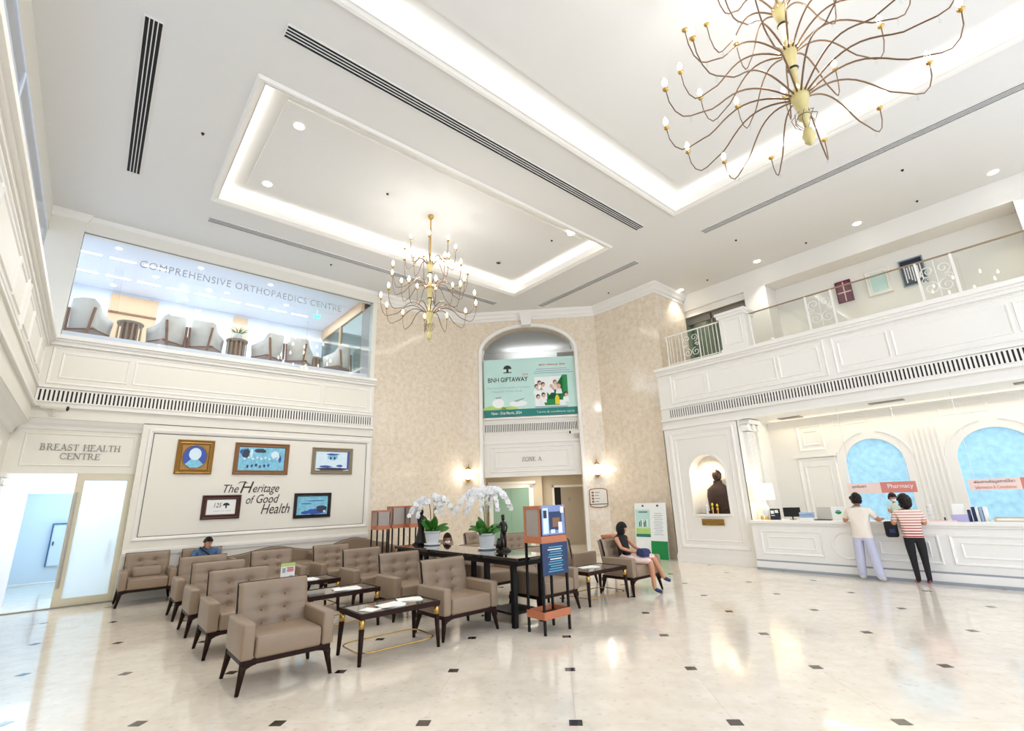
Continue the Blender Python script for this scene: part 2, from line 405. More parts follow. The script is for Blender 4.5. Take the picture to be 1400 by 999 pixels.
# ceiling with two coffers
cb = MB()
for b in ((-1.6, 14, -3.1, -2.6), (-1.6, 1.1, -2.6, 4.8), (9.3, 14, -2.6, 4.8), (-1.6, 14, 4.8, 6.82), (-1.6, 1.1, 6.82, 10.5), (9.3, 14, 6.82, 10.5), (-1.6, 14, 10.5, 13.15)):
    cb.box(*b, 7.95, 8.04)
ceiling = struct('ceiling', cb, 'ceiling_paint', 'white plaster ceiling with two recessed rectangular coffers')
for k, (x0, x1, y0, y1) in enumerate(COF):
    t = MB().box(x0 - .3, x1 + .3, y0 - .3, y1 + .3, 8.24, 8.3)
    for b in ((x0 - .3, x1 + .3, y0 - .3, y0 - .26), (x0 - .3, x1 + .3, y1 + .26, y1 + .3), (x0 - .3, x0 - .26, y0 - .3, y1 + .3), (x1 + .26, x1 + .3, y0 - .3, y1 + .3)): t.box(*b, 8.04, 8.24)
    t.build('coffer', 'ceiling_paint', ceiling)
    MB().box(x0 + .42, x1 - .42, y0 + .42, y1 - .42, 8.205, 8.24).build('coffer_panel', 'ceiling_paint', ceiling)
    f = MB().frame(lambda u, v, hh: (u, v, 7.95 - hh), x0 - .13, x1 + .13, y0 - .13, y1 + .13, .13, .045)
    for e in ((x0 + .001, x1 - .001, y0 + .001, y0 + .016), (x0 + .001, x1 - .001, y1 - .016, y1 - .001), (x0 + .001, x0 + .016, y0 + .016, y1 - .016), (x1 - .016, x1 - .001, y0 + .016, y1 - .016)): f.box(*e, 7.94, 8.14)
    f.build('coffer_moulding', 'trim_paint', ceiling)

# ---- heritage wall (wall A, faces -y)
YA = 12.87
wa = MB()
wa.box(.66, 5.84, YA, 13.15, 0, 3.5)
wa.box(-1.5, 5.84, YA + .012, 13.15, 3.5, 5.1)
wa.box(-1.5, .66, 13.05, 13.2, 2.46, 3.5)
wa.box(-1.55, -.95, 12.9, 13.2, 5.1, 7.95)
wa.box(-.95, 5.84, 12.92, 13.15, 7.6, 7.95)
wa.box(5.72, 5.84, 12.94, 13.15, 5.1, 7.6)
wall_left = struct('wall_left', wa, 'left_paint', 'cream panelled wall with framed pictures, doorway and balcony front above')
A = fA(YA)
MB().box(.66, 5.84, YA - .004, YA + .01, 3.492, 3.507).build('shadow_line', 'dark_line', wall_left)  # dark-coloured strip stands in for the shade of a recessed gap
MB().frame(A, .76, 5.81, 1.1, 3.4, .09, .03).build('panel_moulding', 'trim_paint', wall_left)
d = MB()
for b in ((.86, 5.68, 1.18, 1.192), (.86, 5.68, 3.3, 3.312), (.86, .872, 1.18, 3.312), (5.668, 5.68, 1.18, 3.312)): d.box(b[0], b[1], YA - .006, YA + .004, b[2], b[3])
d.build('inlay_line', 'dark_line', wall_left)
MB().box(.66, 5.84, YA - .045, YA, .88, .93).box(.66, 5.84, YA - .03, YA, .83, .88).box(.66, 5.84, YA - .025, YA, .93, .96).build('chair_rail', 'trim_paint', wall_left)
MB().box(.66, 5.84, YA - .02, YA, 0, .14).build('skirting', 'trim_paint', wall_left)
# balcony front mouldings
led = MB().box(-1.14, 5.84, YA - .13, 13.2, 5.1, 5.18).box(-1.14, 5.84, YA - .08, YA, 5.05, 5.1).box(-1.14, 5.84, YA - .04, YA, 4.98, 5.05)
led.box(-1.14, 5.84, YA - .05, YA + .02, 3.72, 3.78).box(-1.14, 5.84, YA - .03, YA + .02, 4.1, 4.14)
led.build('ledge_moulding', 'trim_paint', wall_left)
A2 = fA(YA + .012)
MB().frame(A2, -1.0, 5.78, 4.18, 4.95, .05, .022).build('panel_moulding', 'trim_paint', wall_left)
for u0, u1 in ((-.84, .25), (.33, 4.3), (4.42, 5.62)): MB().frame(A2, u0, u1, 4.31, 4.84, .045, .018).build('panel_moulding', 'trim_paint', wall_left)
sweep(MB(), [(-1.5, 13.05), (.66, 13.05)], [(0, 3.3), (.03, 3.31), (.05, 3.37), (.1, 3.42), (.14, 3.48), (.14, 3.52)]).build('cornice', 'trim_paint', wall_left)
MB().frame(fA(13.05), -1.12, .58, 2.6, 3.24, .04, .015).build('panel_moulding', 'left_paint', wall_left)
sweep(MB(), [(-1.5, 12.9), (-.95, 12.9), (-.95, 13.1)], [(0, 7.78), (.03, 7.8), (.06, 7.86), (.1, 7.95)]).build('cornice', 'trim_paint', wall_left)
sweep(MB(), [(-.95, 12.92), (5.84, 12.92)], [(0, 7.84), (.02, 7.86), (.05, 7.95)]).build('cornice', 'trim_paint', wall_left)
# glazing of the upper clinic
w1 = struct('window_1', MB().box(-.95, 5.72, 13.0, 13.012, 5.18, 7.6), 'glass', 'large clear glass pane above the cream balcony front')
MB().box(-.955, -.94, 12.99, 13.02, 5.18, 7.6).box(-.95, 5.72, 12.99, 13.02, 7.585, 7.6).box(-.95, 5.72, 12.99, 13.02, 5.18, 5.2).build('window_frame', 'slot_grey', w1)
# doorway to the clinic: threshold, fixed leaf
struct('trim_1', MB().box(-1.2, .66, 13.0, 13.08, .001, .02), 'slot_grey', 'dark metal threshold strip under the clinic doorway')
door1 = struct('door_1', MB().box(-.25, -.12, 13.06, 13.12, .02, 2.46).box(.56, .66, 13.06, 13.12, .02, 2.46).box(-.12, .56, 13.06, 13.12, 2.33, 2.46).box(-.12, .56, 13.06, 13.12, .02, .15), 'door_paint', 'cream framed door leaf with frosted glass panel')
MB().box(-.12, .56, 13.085, 13.095, .15, 2.33).build('pane', 'frosted', door1)
MB().tube([(-.2, 13.02, .35), (-.2, 13.02, 2.1)], .022).tube([(-.2, 13.02, .5), (-.2, 13.07, .5)], .012).tube([(-.2, 13.02, 1.9), (-.2, 13.07, 1.9)], .012).build('pull_handle', 'steel', door1)
MB().tube([(.45, 13.13, .75), (.45, 13.13, 1.15)], .012).build('pull_handle', 'black_metal', door1)
# room behind the doorway
cr = MB().box(-1.45, -1.3, 13.2, 18.4, 0, 2.75).box(1.3, 1.4, 13.2, 18.4, 0, 2.75).box(-1.45, 1.4, 18.3, 18.4, 0, 2.75).box(-1.45, 1.4, 13.2, 18.4, 2.7, 2.75)
cr.box(-1.3, -.98, 14.3, 14.4, 0, 2.7).box(-.98, 1.3, 14.3, 14.4, 2.12, 2.7).box(.4, 1.3, 14.3, 14.4, 0, 2.12)
wc = struct('wall_clinic', cr, 'cool_white', 'pale blue-white walls of the clinic corridor beyond the doorway')
cab = thing('wall_cabinet', 'low white cabinet board at the end of the clinic corridor', 'cabinet', (-.36, 18.3, .4))
MB().box(-.24, .24, -.1, -.002, 0, 1.03).build('body', 'cool_white', cab); MB().box(-.27, -.24, -.12, -.002, -.02, 1.06).box(.24, .27, -.12, -.002, -.02, 1.06).box(-.24, .24, -.12, -.002, 1.03, 1.06).build('edge', 'cloth_blue', cab); MB().tube([(-.19, -.12, .5), (-.19, -.12, .6)], .012).build('handle', 'black_metal', cab)
sg = thing('door_sign', 'small pictogram sign on the clinic corridor wall', 'sign', (-1.3, 15.6, 1.55)); MB().box(.002, .012, -.1, .1, 0, .34).build('plate', 'plastic_blue', sg); MB().ball((.014, 0, .26), (.004, .03, .03), 8, 6).box(.012, .016, -.03, .03, .08, .22).build('pictogram', 'pic_dark', sg)
wd = MB().box(-1.295, -1.27, 15.0, 15.06, 0, 2.1).box(-1.295, -1.27, 15.9, 15.96, 0, 2.1).box(-1.295, -1.27, 15.06, 15.9, 2.04, 2.1).build('side_door_frame', 'cool_white', wc)
area_light('clinic_lamp', (-.2, 16.2, 2.68), (0, 0, -1), 1.6, 3.4, 34, (.55, .84, 1))
area_light('clinic_lamp', (-.3, 13.75, 2.68), (0, 0, -1), 1.4, .8, 22, (.95, .98, 1))

# ---- near left wall (faces +x)
XL = -1.1
wl = MB().box(-1.5, XL, -3.1, 12.9, 3.42, 5.04).box(-1.5, -1.32, -3.1, 13.05, 0, 3.42).box(-1.6, -1.5, -3.1, 12.9, 7.42, 7.95)
wall_near = struct('wall_near_left', wl, 'left_paint', 'cream near wall with panelled balcony front at the left edge')
Lf = fL(XL)
MB().box(-1.52, XL + .13, -3.1, 12.9 - .16, 5.04, 5.12).box(-1.5, XL + .08, -3.1, 12.75, 4.99, 5.04).box(-1.5, XL + .04, -3.1, 12.79, 4.92, 4.99).box(-1.5, XL + .05, -3.1, 12.8, 3.72, 3.78).box(-1.5, XL + .03, -3.1, 12.84, 4.1, 4.14).build('ledge_moulding', 'trim_paint', wall_near)
sweep(MB(), [(-1.32, 13.0), (-1.32, -3.1)][::-1], [(0, 3.2), (.03, 3.22), (.06, 3.3), (.14, 3.4), (.2, 3.42)]).build('cornice', 'trim_paint', wall_near)
for y0, y1 in ((9.2, 12.75), (5.2, 9.0), (1.2, 5.0)):
    MB().frame(Lf, y0, y1, 4.18, 4.9, .05, .022).build('panel_moulding', 'trim_paint', wall_near)
    for a, b in ((y0 + .12, y0 + .95), (y0 + 1.05, y1 - 1.05), (y1 - .95, y1 - .12)): MB().frame(Lf, a, b, 4.3, 4.8, .045, .018).build('panel_moulding', 'trim_paint', wall_near)
pl = MB().box(-1.32, -1.22, 12.3, 12.8, 0, 2.35).box(-1.34, -1.16, 12.24, 12.86, 2.35, 2.42).box(-1.34, -1.18, 12.26, 12.84, 2.22, 2.28)
pl.build('pilaster', 'trim_paint', wall_near)
for a, b in ((8.6, 12.1), (5, 8.4)): MB().frame(fL(-1.32), a, b, .3, 3.0, .06, .02).build('panel_moulding', 'trim_paint', wall_near)
w2 = struct('window_2', MB().box(-1.512, -1.5, -3.1, 12.9, 5.12, 7.42), 'tinted_glass', 'bright daylit glazing above the near left balcony front')
MB().box(-1.53, -1.49, -3.1, 12.9, 7.4, 7.42).box(-1.53, -1.49, 8.0, 8.03, 5.12, 7.42).box(-1.53, -1.49, 3.0, 3.03, 5.12, 7.42).build('window_frame', 'cool_white', w2)

# ---- upper clinic lounge behind window_1
up = MB().box(-1.5, 5.8, 16.6, 16.7, 5.0, 7.7).box(-1.6, -1.5, 13.2, 16.7, 5.0, 7.7)
wu = struct('wall_upper_lounge', up, 'cool_white', 'white back wall of the upper clinic lounge')
struct('floor_upper', MB().box(-1.6, 5.85, 13.15, 16.7, 4.95, 5.38), 'cool_white', 'pale floor of the upper lounge')
struct('ceiling_upper', MB().box(-1.6, 5.85, 13.15, 16.7, 7.7, 7.78), 'cool_white', 'flat white ceiling of the upper lounge')
MB().box(-.38, .7, 16.54, 16.6, 5.08, 7.6).build('wood_panel', 'maple', wu)
MB().box(-.38, .7, 16.5, 16.54, 7.04, 7.09).build('panel_edge', 'walnut', wu)
MB().box(2.66, 3.06, 16.54, 16.6, 5.08, 7.6).build('wood_panel', 'maple', wu)
ur = struct('wall_upper_side', MB().box(5.45, 5.55, 13.2, 16.6, 7.35, 7.7).box(5.45, 5.55, 13.2, 16.6, 5.08, 5.2).box(5.45, 5.55, 14.85, 14.9, 5.2, 7.35), 'maple', 'maple header over glazed side wall of the upper lounge')
MB().box(5.49, 5.5, 13.2, 14.85, 5.2, 7.35).build('pane', 'green_glass', ur); MB().box(5.49, 5.5, 14.9, 16.6, 5.2, 7.35).build('pane', 'green_glass', ur)
struct('wall_upper_far', MB().box(8.4, 8.5, 13.3, 16.7, 5, 7.7).box(5.6, 8.5, 16.6, 16.7, 5, 7.7).box(5.55, 8.5, 13.3, 16.7, 7.7, 7.75), 'cool_white', 'white walls seen through the glazed side of the upper lounge')
area_light('lounge_fill', (2, 14.9, 7.66), (0, 0, -1), 6.5, 2.6, 95, (.8, .9, 1))  # added area light without a fixture, carries the combined light of the ceiling strips

# ---- marble wall: left facet, chamfer with the arch, right facet and return
wm = MB().box(5.84, 9.0, 13.0, 13.2, 0, 7.95).box(12.25, 12.45, 7.37, 9.75, 0, 7.95).box(12.45, 13.95, 7.37, 7.5, 5.0, 7.95)
tL, tR = -2.828, 1.768; AC, AA, AZ, AB = -.57, 1.56, 6.48, .9
wm.arch_wall(fC(0), tL, tR, 0, 7.95, AC, AA, AZ, AB, .42, n=28)
wall_back = struct('wall_back', wm, 'wall_marble', 'beige speckled marble corner wall with a tall arch')
sweep(MB(), [(5.84, 13.0), (9.0, 13.0), (12.25, 9.75), (12.25, 7.37), (13.9, 7.37)], [(0, 7.64), (.025, 7.65), (.03, 7.72), (.07, 7.75), (.1, 7.82), (.16, 7.88), (.18, 7.95)]).build('cornice', 'trim_paint', wall_back)
C0 = fC(0)
arc = [(AC + AA, 0.001), (AC + AA, AZ)] + [(AC + AA * math.cos(PI * i / 28), AZ + AB * math.sin(PI * i / 28)) for i in range(1, 28)] + [(AC - AA, AZ), (AC - AA, 0.001)]
MB().band(C0, arc, -.13, .05).build('arch_architrave', 'trim_paint', wall_back)
k0 = [(-.72, 7.4), (-.42, 7.4), (-.32, 7.95), (-.82, 7.95)]
MB().prism(k0, .2, lambda u, v, w: C0(u, v, w)).build('keystone', 'trim_paint', wall_back, bevel=.012)
MB().box(5.86, 9.0, 12.97, 13.0, 0, .1).build('skirting', 'wall_marble', wall_back)
MB().box(12.22, 12.25, 7.4, 9.7, 0, .1).build('skirting', 'wall_marble', wall_back)
# infill across the arch: lintel panel, grille band, parapet
def cbox(mb, t0, t1, d0, d1, z0, z1):
    return mb.hexa([CP(t0, d0, z0), CP(t1, d0, z0), CP(t1, d1, z0), CP(t0, d1, z0)], [CP(t0, d0, z1), CP(t1, d0, z1), CP(t1, d1, z1), CP(t0, d1, z1)])
a0, a1 = AC - AA, AC + AA
inf = cbox(MB(), a0, a1, .2, .42, 2.38, 4.28)
arch_wall_o = struct('wall_arch_infill', inf, 'wall_paint', 'white panelled lintel across the marble arch')
Ci = fC(.2)
m_ = MB(); cbox(m_, a0, a1, .16, .2, 3.44, 3.52); cbox(m_, a0, a1, .17, .2, 3.74, 3.78); cbox(m_, a0, a1, .17, .2, 4.14, 4.18); cbox(m_, a0, a1, .12, .2, 4.24, 4.3); cbox(m_, a0, a1, .17, .2, 2.38, 2.44)
m_.build('ledge_moulding', 'trim_paint', arch_wall_o)
MB().frame(Ci, a0 + .2, a1 - .2, 2.52, 3.34, .05, .022).build('panel_moulding', 'trim_paint', arch_wall_o)
MB().frame(Ci, a0 + .36, a1 - .36, 2.66, 3.2, .045, .02).build('panel_moulding', 'trim_paint', arch_wall_o)
# lower corridor
lc = MB()
cbox(lc, -2.7, -.47, 3.0, 3.12, 0, 2.7); cbox(lc, -.47, -.35, 3.0, 3.4, 0, 2.7); cbox(lc, -.35, 2.4, 3.3, 3.42, 0, 2.7)
cbox(lc, -2.8, -2.68, .42, 3.1, 0, 2.7); cbox(lc, 2.0, 2.12, .42, 3.4, 0, 2.7); cbox(lc, -2.8, 2.4, .42, 3.5, 2.66, 2.75)
wcor = struct('wall_corridor', lc, 'corridor_paint', 'beige walls of the lift lobby beyond the arch')
Cd = fC(3.0)
dg = MB(); cbox(dg, -2.2, -.85, 2.965, 3.0, 0, 2.08)
dg = struct('door_3', dg, 'green_door', 'pale green double door beyond the arch'); f = MB(); cbox(f, -2.34, -2.2, 2.94, 3.0, 0, 2.22); cbox(f, -.85, -.68, 2.94, 3.0, 0, 2.22); cbox(f, -2.34, -.68, 2.94, 3.0, 2.08, 2.22); cbox(f, -2.38, -.6, 2.9, 3.0, 2.22, 2.32); f.build('door_frame', 'trim_paint', dg)
f = MB(); cbox(f, -1.53, -1.52, 2.96, 2.97, .02, 2.06); f.build('door_gap', 'slot_grey', dg)
d4 = MB(); cbox(d4, .34, 1.2, 3.26, 3.3, 0, 2.06); d4 = struct('door_4', d4, 'grey_door', 'grey-beige door standing ajar beyond the arch')
f = MB(); cbox(f, .1, .34, 3.27, 3.3, 0, 2.06); f.build('dark_gap', 'black_gap', d4)  # black panel in place of the unlit opening beside the leaf
f = MB(); cbox(f, .02, .1, 3.24, 3.3, 0, 2.14); cbox(f, 1.2, 1.28, 3.24, 3.3, 0, 2.14); cbox(f, .02, 1.28, 3.24, 3.3, 2.06, 2.14); f.build('door_frame', 'trim_paint', d4)
f = MB(); cbox(f, .62, .68, 3.25, 3.26, 1.55, 1.68); f.build('door_sign', 'slot_grey', d4)
p = CP(-.6, 1.7, 2.6); area_light('corridor_lamp', p, (0, 0, -1), 1.2, 1.2, 28, (1, .95, .85))
# upper corridor seen over the banner
uc = MB(); cbox(uc, -3.2, 2.4, 3.6, 3.7, 4.2, 7.9); cbox(uc, -3.2, 2.4, .42, 3.7, 4.1, 4.2); cbox(uc, -3.2, 2.4, .45, 3.7, 7.6, 7.7); cbox(uc, -3.2, -3.1, .45, 3.6, 4.2, 7.6); cbox(uc, 2.3, 2.4, .45, 3.6, 4.2, 7.6); cbox(uc, .5, 2.3, 2.6, 3.6, 6.9, 7.2)
struct('wall_upper_corridor', uc, 'wall_paint', 'white upper corridor walls glimpsed through the top of the arch')
p = CP(0, 3.2, 7.2); area_light('corridor_cove', p, (0, 0, 1), 3.2, .2, 9, (.85, .92, 1)).rotation_euler = (PI, 0, -PI / 4)
# ---- pharmacy wall (faces -x)
XB = 11.85; B = fB(XB)
wb = MB().box(XB + .012, 12.3, -3.1, 7.36, 3.4, 5.02)
wb.arch_wall(B, 5.3, 7.36, 0, 3.4, 6.26, .46, 2.15, .46, .36, zb=1.17, n=18)
wb.box(XB, 12.25, 7.34, 7.36, 0, 3.4).box(XB, 12.25, 5.3, 5.32, 0, 3.4).box(12.2, 12.25, 5.32, 7.34, 0, 3.4)
wall_right = struct('wall_right', wb, 'wall_paint', 'white panelled wall with arched niche and balcony front above')
m_ = MB().box(XB - .13, 12.5, -3.1, 7.36, 5.02, 5.1).box(XB - .08, XB + .02, -3.1, 7.36, 4.97, 5.02).box(XB - .04, XB + .02, -3.1, 7.36, 4.9, 4.97)
m_.box(XB - .05, XB + .02, -3.1, 7.36, 3.6, 3.66).box(XB - .03, XB + .02, -3.1, 7.36, 3.95, 3.99).box(XB - .04, XB + .02, -3.1, 7.36, 3.38, 3.44)
m_.build('ledge_moulding', 'trim_paint', wall_right)
B2 = fB(XB + .012)
for y0, y1, ins in ((3.15, 6.98, (5.94, 4.16)), (-.85, 3.0, (1.98, .22)), (-3.0, -1.0, (-1.5, -2.4))):
    MB().frame(B2, y0, y1, 4.05, 4.86, .05, .022).build('panel_moulding', 'trim_paint', wall_right)
    for a, b in ((ins[0] + .03, y1 - .1), (ins[1] + .03, ins[0] - .03), (y0 + .12, ins[1] - .03)): MB().frame(B2, a, b, 4.18, 4.74, .045, .018).build('panel_moulding', 'trim_paint', wall_right)
MB().frame(B, 5.42, 7.2, .34, 3.28, .1, .03).build('panel_moulding', 'trim_paint', wall_right)
MB().frame(B, 5.58, 7.04, .52, 3.1, .04, .016).build('panel_moulding', 'trim_paint', wall_right)
MB().box(XB - .03, XB, 5.3, 7.36, 0, .16).box(XB - .02, XB, 5.3, 7.36, .16, .2).build('skirting', 'trim_paint', wall_right)
MB().box(XB - .05, XB + .35, 5.74, 6.78, 1.12, 1.17).build('niche_sill', 'trim_paint', wall_right)
na = [(6.26 + .46 * math.cos(PI * i / 18), 2.15 + .46 * math.sin(PI * i / 18)) for i in range(19)]
MB().band(B, [(6.72, 1.17)] + na + [(5.8, 1.17)], -.05, .02).build('niche_moulding', 'trim_paint', wall_right)
# hall floor edge strip + bay
bay = MB().box(12.3, 13.75, -3.1, 5.3, 3.402, 3.5).box(12.25, 13.7, 5.3, 5.4, 0, 3.5)
wbay = struct('wall_pharmacy_side', bay, 'wall_paint', 'white soffit and side wall of the pharmacy bay')
bb = MB(); Bb = fB(13.62)
bb.arch_wall(Bb, 2.14, 5.3, 0, 3.4, 3.11, .57, 2.2, .57, .14, zb=.95, n=20)
bb.arch_wall(Bb, -3.1, 2.14, 0, 3.4, 1.06, .62, 2.15, .62, .14, zb=.95, n=20)
wph = struct('wall_pharmacy', bb, 'wall_paint', 'cream pharmacy back wall with two blue arched windows')
for c, a, zs in ((3.11, .57, 2.2), (1.06, .62, 2.15)):
    for s0, s1 in ((8, 80), (100, 172)):
        r = a + .16; MB().band(Bb, [(c + r * math.cos(math.radians(s0 + (s1 - s0) * i / 14)), zs + r * math.sin(math.radians(s0 + (s1 - s0) * i / 14))) for i in range(15)], -.03, .02).build('arch_moulding', 'trim_paint', wph)
    MB().frame(Bb, c - .05, c + a + .1, zs + .95, zs + 1.12, .03, .012).build('panel_moulding', 'trim_paint', wph)
MB().frame(Bb, 4.02, 4.62, 2.6, 3.24, .07, .03).frame(Bb, 4.14, 4.5, 2.74, 3.1, .04, .02).build('panel_moulding', 'trim_paint', wph)
MB().frame(Bb, 3.86, 4.72, .02, 2.44, .09, .03).frame(Bb, 4.0, 4.58, .4, 2.25, .05, .02).build('panel_moulding', 'trim_paint', wph)
MB().box(13.56, 13.62, 3.82, 4.8, 2.44, 2.52).build('door_head', 'trim_paint', wph)
for k in range(6): MB().box(13.6, 13.62, 1.86 + k * .09, 1.9 + k * .09, .3, 2.9).build('fluting', 'trim_paint', wph)
for k, (c, a, zs) in enumerate(((3.11, .57, 2.2), (1.06, .62, 2.15))):
    P = [(c + a, .95)] + [(c + a * math.cos(PI * i / 24), zs + a * math.sin(PI * i / 24)) for i in range(25)] + [(c - a, .95)]
    w = struct('window_%d' % (k + 3), MB().prism(P, .012, lambda u, v, w_: (13.70 - w_, u, v)), 'blue_window', 'arched blue frosted window behind the pharmacy counter, ' + ('the one nearer the niche' if k == 0 else 'the one at the right edge'))
# pilaster with scroll capital on the bay's side wall
ps = MB().box(12.1, 12.5, 5.2, 5.3, 0, 3.1)
for k in range(4): ps.box(12.14 + k * .09, 12.18 + k * .09, 5.18, 5.2, .4, 3.05)
ps.build('pilaster', 'trim_paint', wbay)
cp_ = MB().box(11.96, 12.62, 5.06, 5.3, 3.28, 3.38)
for cx in (12.02, 12.3, 12.58):
    cp_.tube([(cx + (.1 - .012 * k) * math.cos(k * .7) * .8, 5.12, 3.2 + (.1 - .012 * k) * math.sin(k * .7) * .8) for k in range(9)], [.035 - .002 * k for k in range(9)])
    cp_.tube([(cx, 5.1, 3.2), (cx, 5.3, 3.2)], .085, 14)
cp_.box(12.08, 12.52, 5.14, 5.3, 3.12, 3.26)
cp_.build('scroll_capital', 'counter_paint', wbay)
ps = MB().box(12.78, 13.1, 5.24, 5.3, 1.1, 3.3); ps.frame(lambda u, v, hh: (u, 5.3 - hh, v), 12.72, 13.1, 2.6, 3.25, .05, .02).frame(lambda u, v, hh: (u, 5.3 - hh, v), 12.72, 13.1, .9, 2.4, .05, .02)
ps.build('side_panel', 'trim_paint', wbay)
MB().box(12.75, 13.05, 4.2, 4.7, 3.385, 3.4).build('air_grille', 'slot_grey', wbay)
for y0, y1 in ((2.1, 2.7), (-.2, .5)): MB().box(12.35, 12.55, y0, y1, 3.385, 3.4).build('air_grille', 'slot_grey', wbay)
area_light('bay_cove', (13.4, 2, 3.37), (.55, 0, -1), .12, 6.2, 14, (1, .87, .6)).rotation_euler = (0, .5, 0)
area_light('bay_lamp', (12.7, 1.6, 3.37), (0, 0, -1), .6, 6, 10, (1, .97, .92))

# ---- balcony above the pharmacy
wbal = MB()
X9 = 13.9
wbal.box(X9, X9 + .1, -3.1, 8.2, 7.4, 7.95).box(X9, X9 + .7, 4.8, 5.42, 5.0, 7.398).box(X9, X9 + .7, -3.1, -.28, 5.0, 7.398).box(X9 + .7, X9 + .8, -3.1, 5.42, 5, 7.95).box(X9 + .1, X9 + .7, -3.1, 8.2, 7.405, 7.45)
wbal.box(X9 + .1, X9 + .12, 5.4, 8.2, 7.2, 7.4)
wbalo = struct('wall_balcony', wbal, 'wall_paint', 'white upper balcony wall with a long recess')
struct('floor_balcony', MB().box(12.3, 16.5, -3.1, 8.4, 4.9, 5.0), 'corridor_paint', 'balcony floor slab above the pharmacy')
w5 = struct('window_5', MB().box(X9 + .3, X9 + .312, 5.42, 8.3, 5, 7.2), 'green_glass', 'dim greenish glazing behind the scrolled balustrade')
MB().box(X9 + .28, X9 + .33, 5.42, 8.3, 7.0, 7.2).box(X9 + .28, X9 + .33, 6.6, 6.64, 5, 7.2).build('window_frame', 'slot_grey', w5)
struct('wall_balcony_room', MB().box(16.2, 14.3, 5.2, 8.4, 5, 7.6).box(X9 + .4, 16.3, 5.2, 8.4, 7.4, 7.5).box(X9 + .4, 16.3, 5.3, 5.4, 5, 7.4), 'corridor_paint', 'dim room walls behind the greenish balcony glazing')
pb = MB().box(XB, 12.35, 4.72, 5.36, 5.1, 6.02).box(XB - .04, 12.39, 4.68, 5.4, 6.02, 6.1).box(XB - .07, 12.42, 4.65, 5.43, 6.1, 6.17).box(XB - .03, 12.38, 4.69, 5.39, 5.1, 5.2)
pb.build('balustrade_pier', 'trim_paint', wall_right)
MB().frame(B, 4.8, 5.28, 5.28, 5.95, .04, .015).build('panel_moulding', 'trim_paint', wall_right)
# ------------------------------------------------------------------ fixtures
def fit_text(name, body, m, parent, fn, u0, u1, v0, v1, h=.004, ext=.004, shear=0., bold=0., flip=False, space=1.):
    """flat lettering fitted into the wall rectangle u0..u1, v0..v1 (fn maps u,v,height)"""
    c = bpy.data.curves.new(name, 'FONT'); c.body = body; c.size = 1; c.extrude = 0; c.shear = shear; c.offset = bold; c.resolution_u = 3; c.space_character = space
    t = bpy.data.objects.new(name, c); me = bpy.data.meshes.new_from_object(t); bpy.data.objects.remove(t); bpy.data.curves.remove(c)
    xs = [v.co.x for v in me.vertices]; ys = [v.co.y for v in me.vertices]
    if not xs: return None
    ax, bx, ay, by = min(xs), max(xs), min(ys), max(ys)
    bm = bmesh.new(); bm.from_mesh(me)
    r = bmesh.ops.extrude_face_region(bm, geom=list(bm.faces)); top = {g for g in r['geom'] if isinstance(g, bmesh.types.BMVert)}
    for v in bm.verts:
        s = (v.co.x - ax) / (bx - ax); s = 1 - s if flip else s
        q = (v.co.y - ay) / max(1e-6, by - ay)
        v.co = Vector(fn(u0 + (u1 - u0) * s, v0 + (v1 - v0) * q, h + (ext if v in top else 0)))
    bm.to_mesh(me); bm.free(); me.materials.clear(); me.materials.append(M[m])
    if name != 'letters': return put(name, me, parent)
    bm = bmesh.new(); bm.from_mesh(me); left = set(bm.faces); mm = M[m]   # each raised letter is a part of its own
    while left:
        st = [left.pop()]; isl = []
        while st:
            f = st.pop(); isl.append(f)
            for e in f.edges:
                for g in e.link_faces:
                    if g in left: left.discard(g); st.append(g)
        idx = {}; vs = []; fs = []
        for f in isl:
            for v in f.verts:
                if v not in idx: idx[v] = len(vs); vs.append(tuple(v.co))
            fs.append([idx[v] for v in f.verts])
        m2 = bpy.data.meshes.new('letter'); m2.from_pydata(vs, [], fs); m2.materials.append(mm); put('letter', m2, parent)
    bm.free(); bpy.data.meshes.remove(me)
def flat(fn, u0, u1, v0, v1, h0, h1): return MB().prism([(u0, v0), (u1, v0), (u1, v1), (u0, v1)], h1 - h0, lambda u, v, w: fn(u, v, h0 + w))

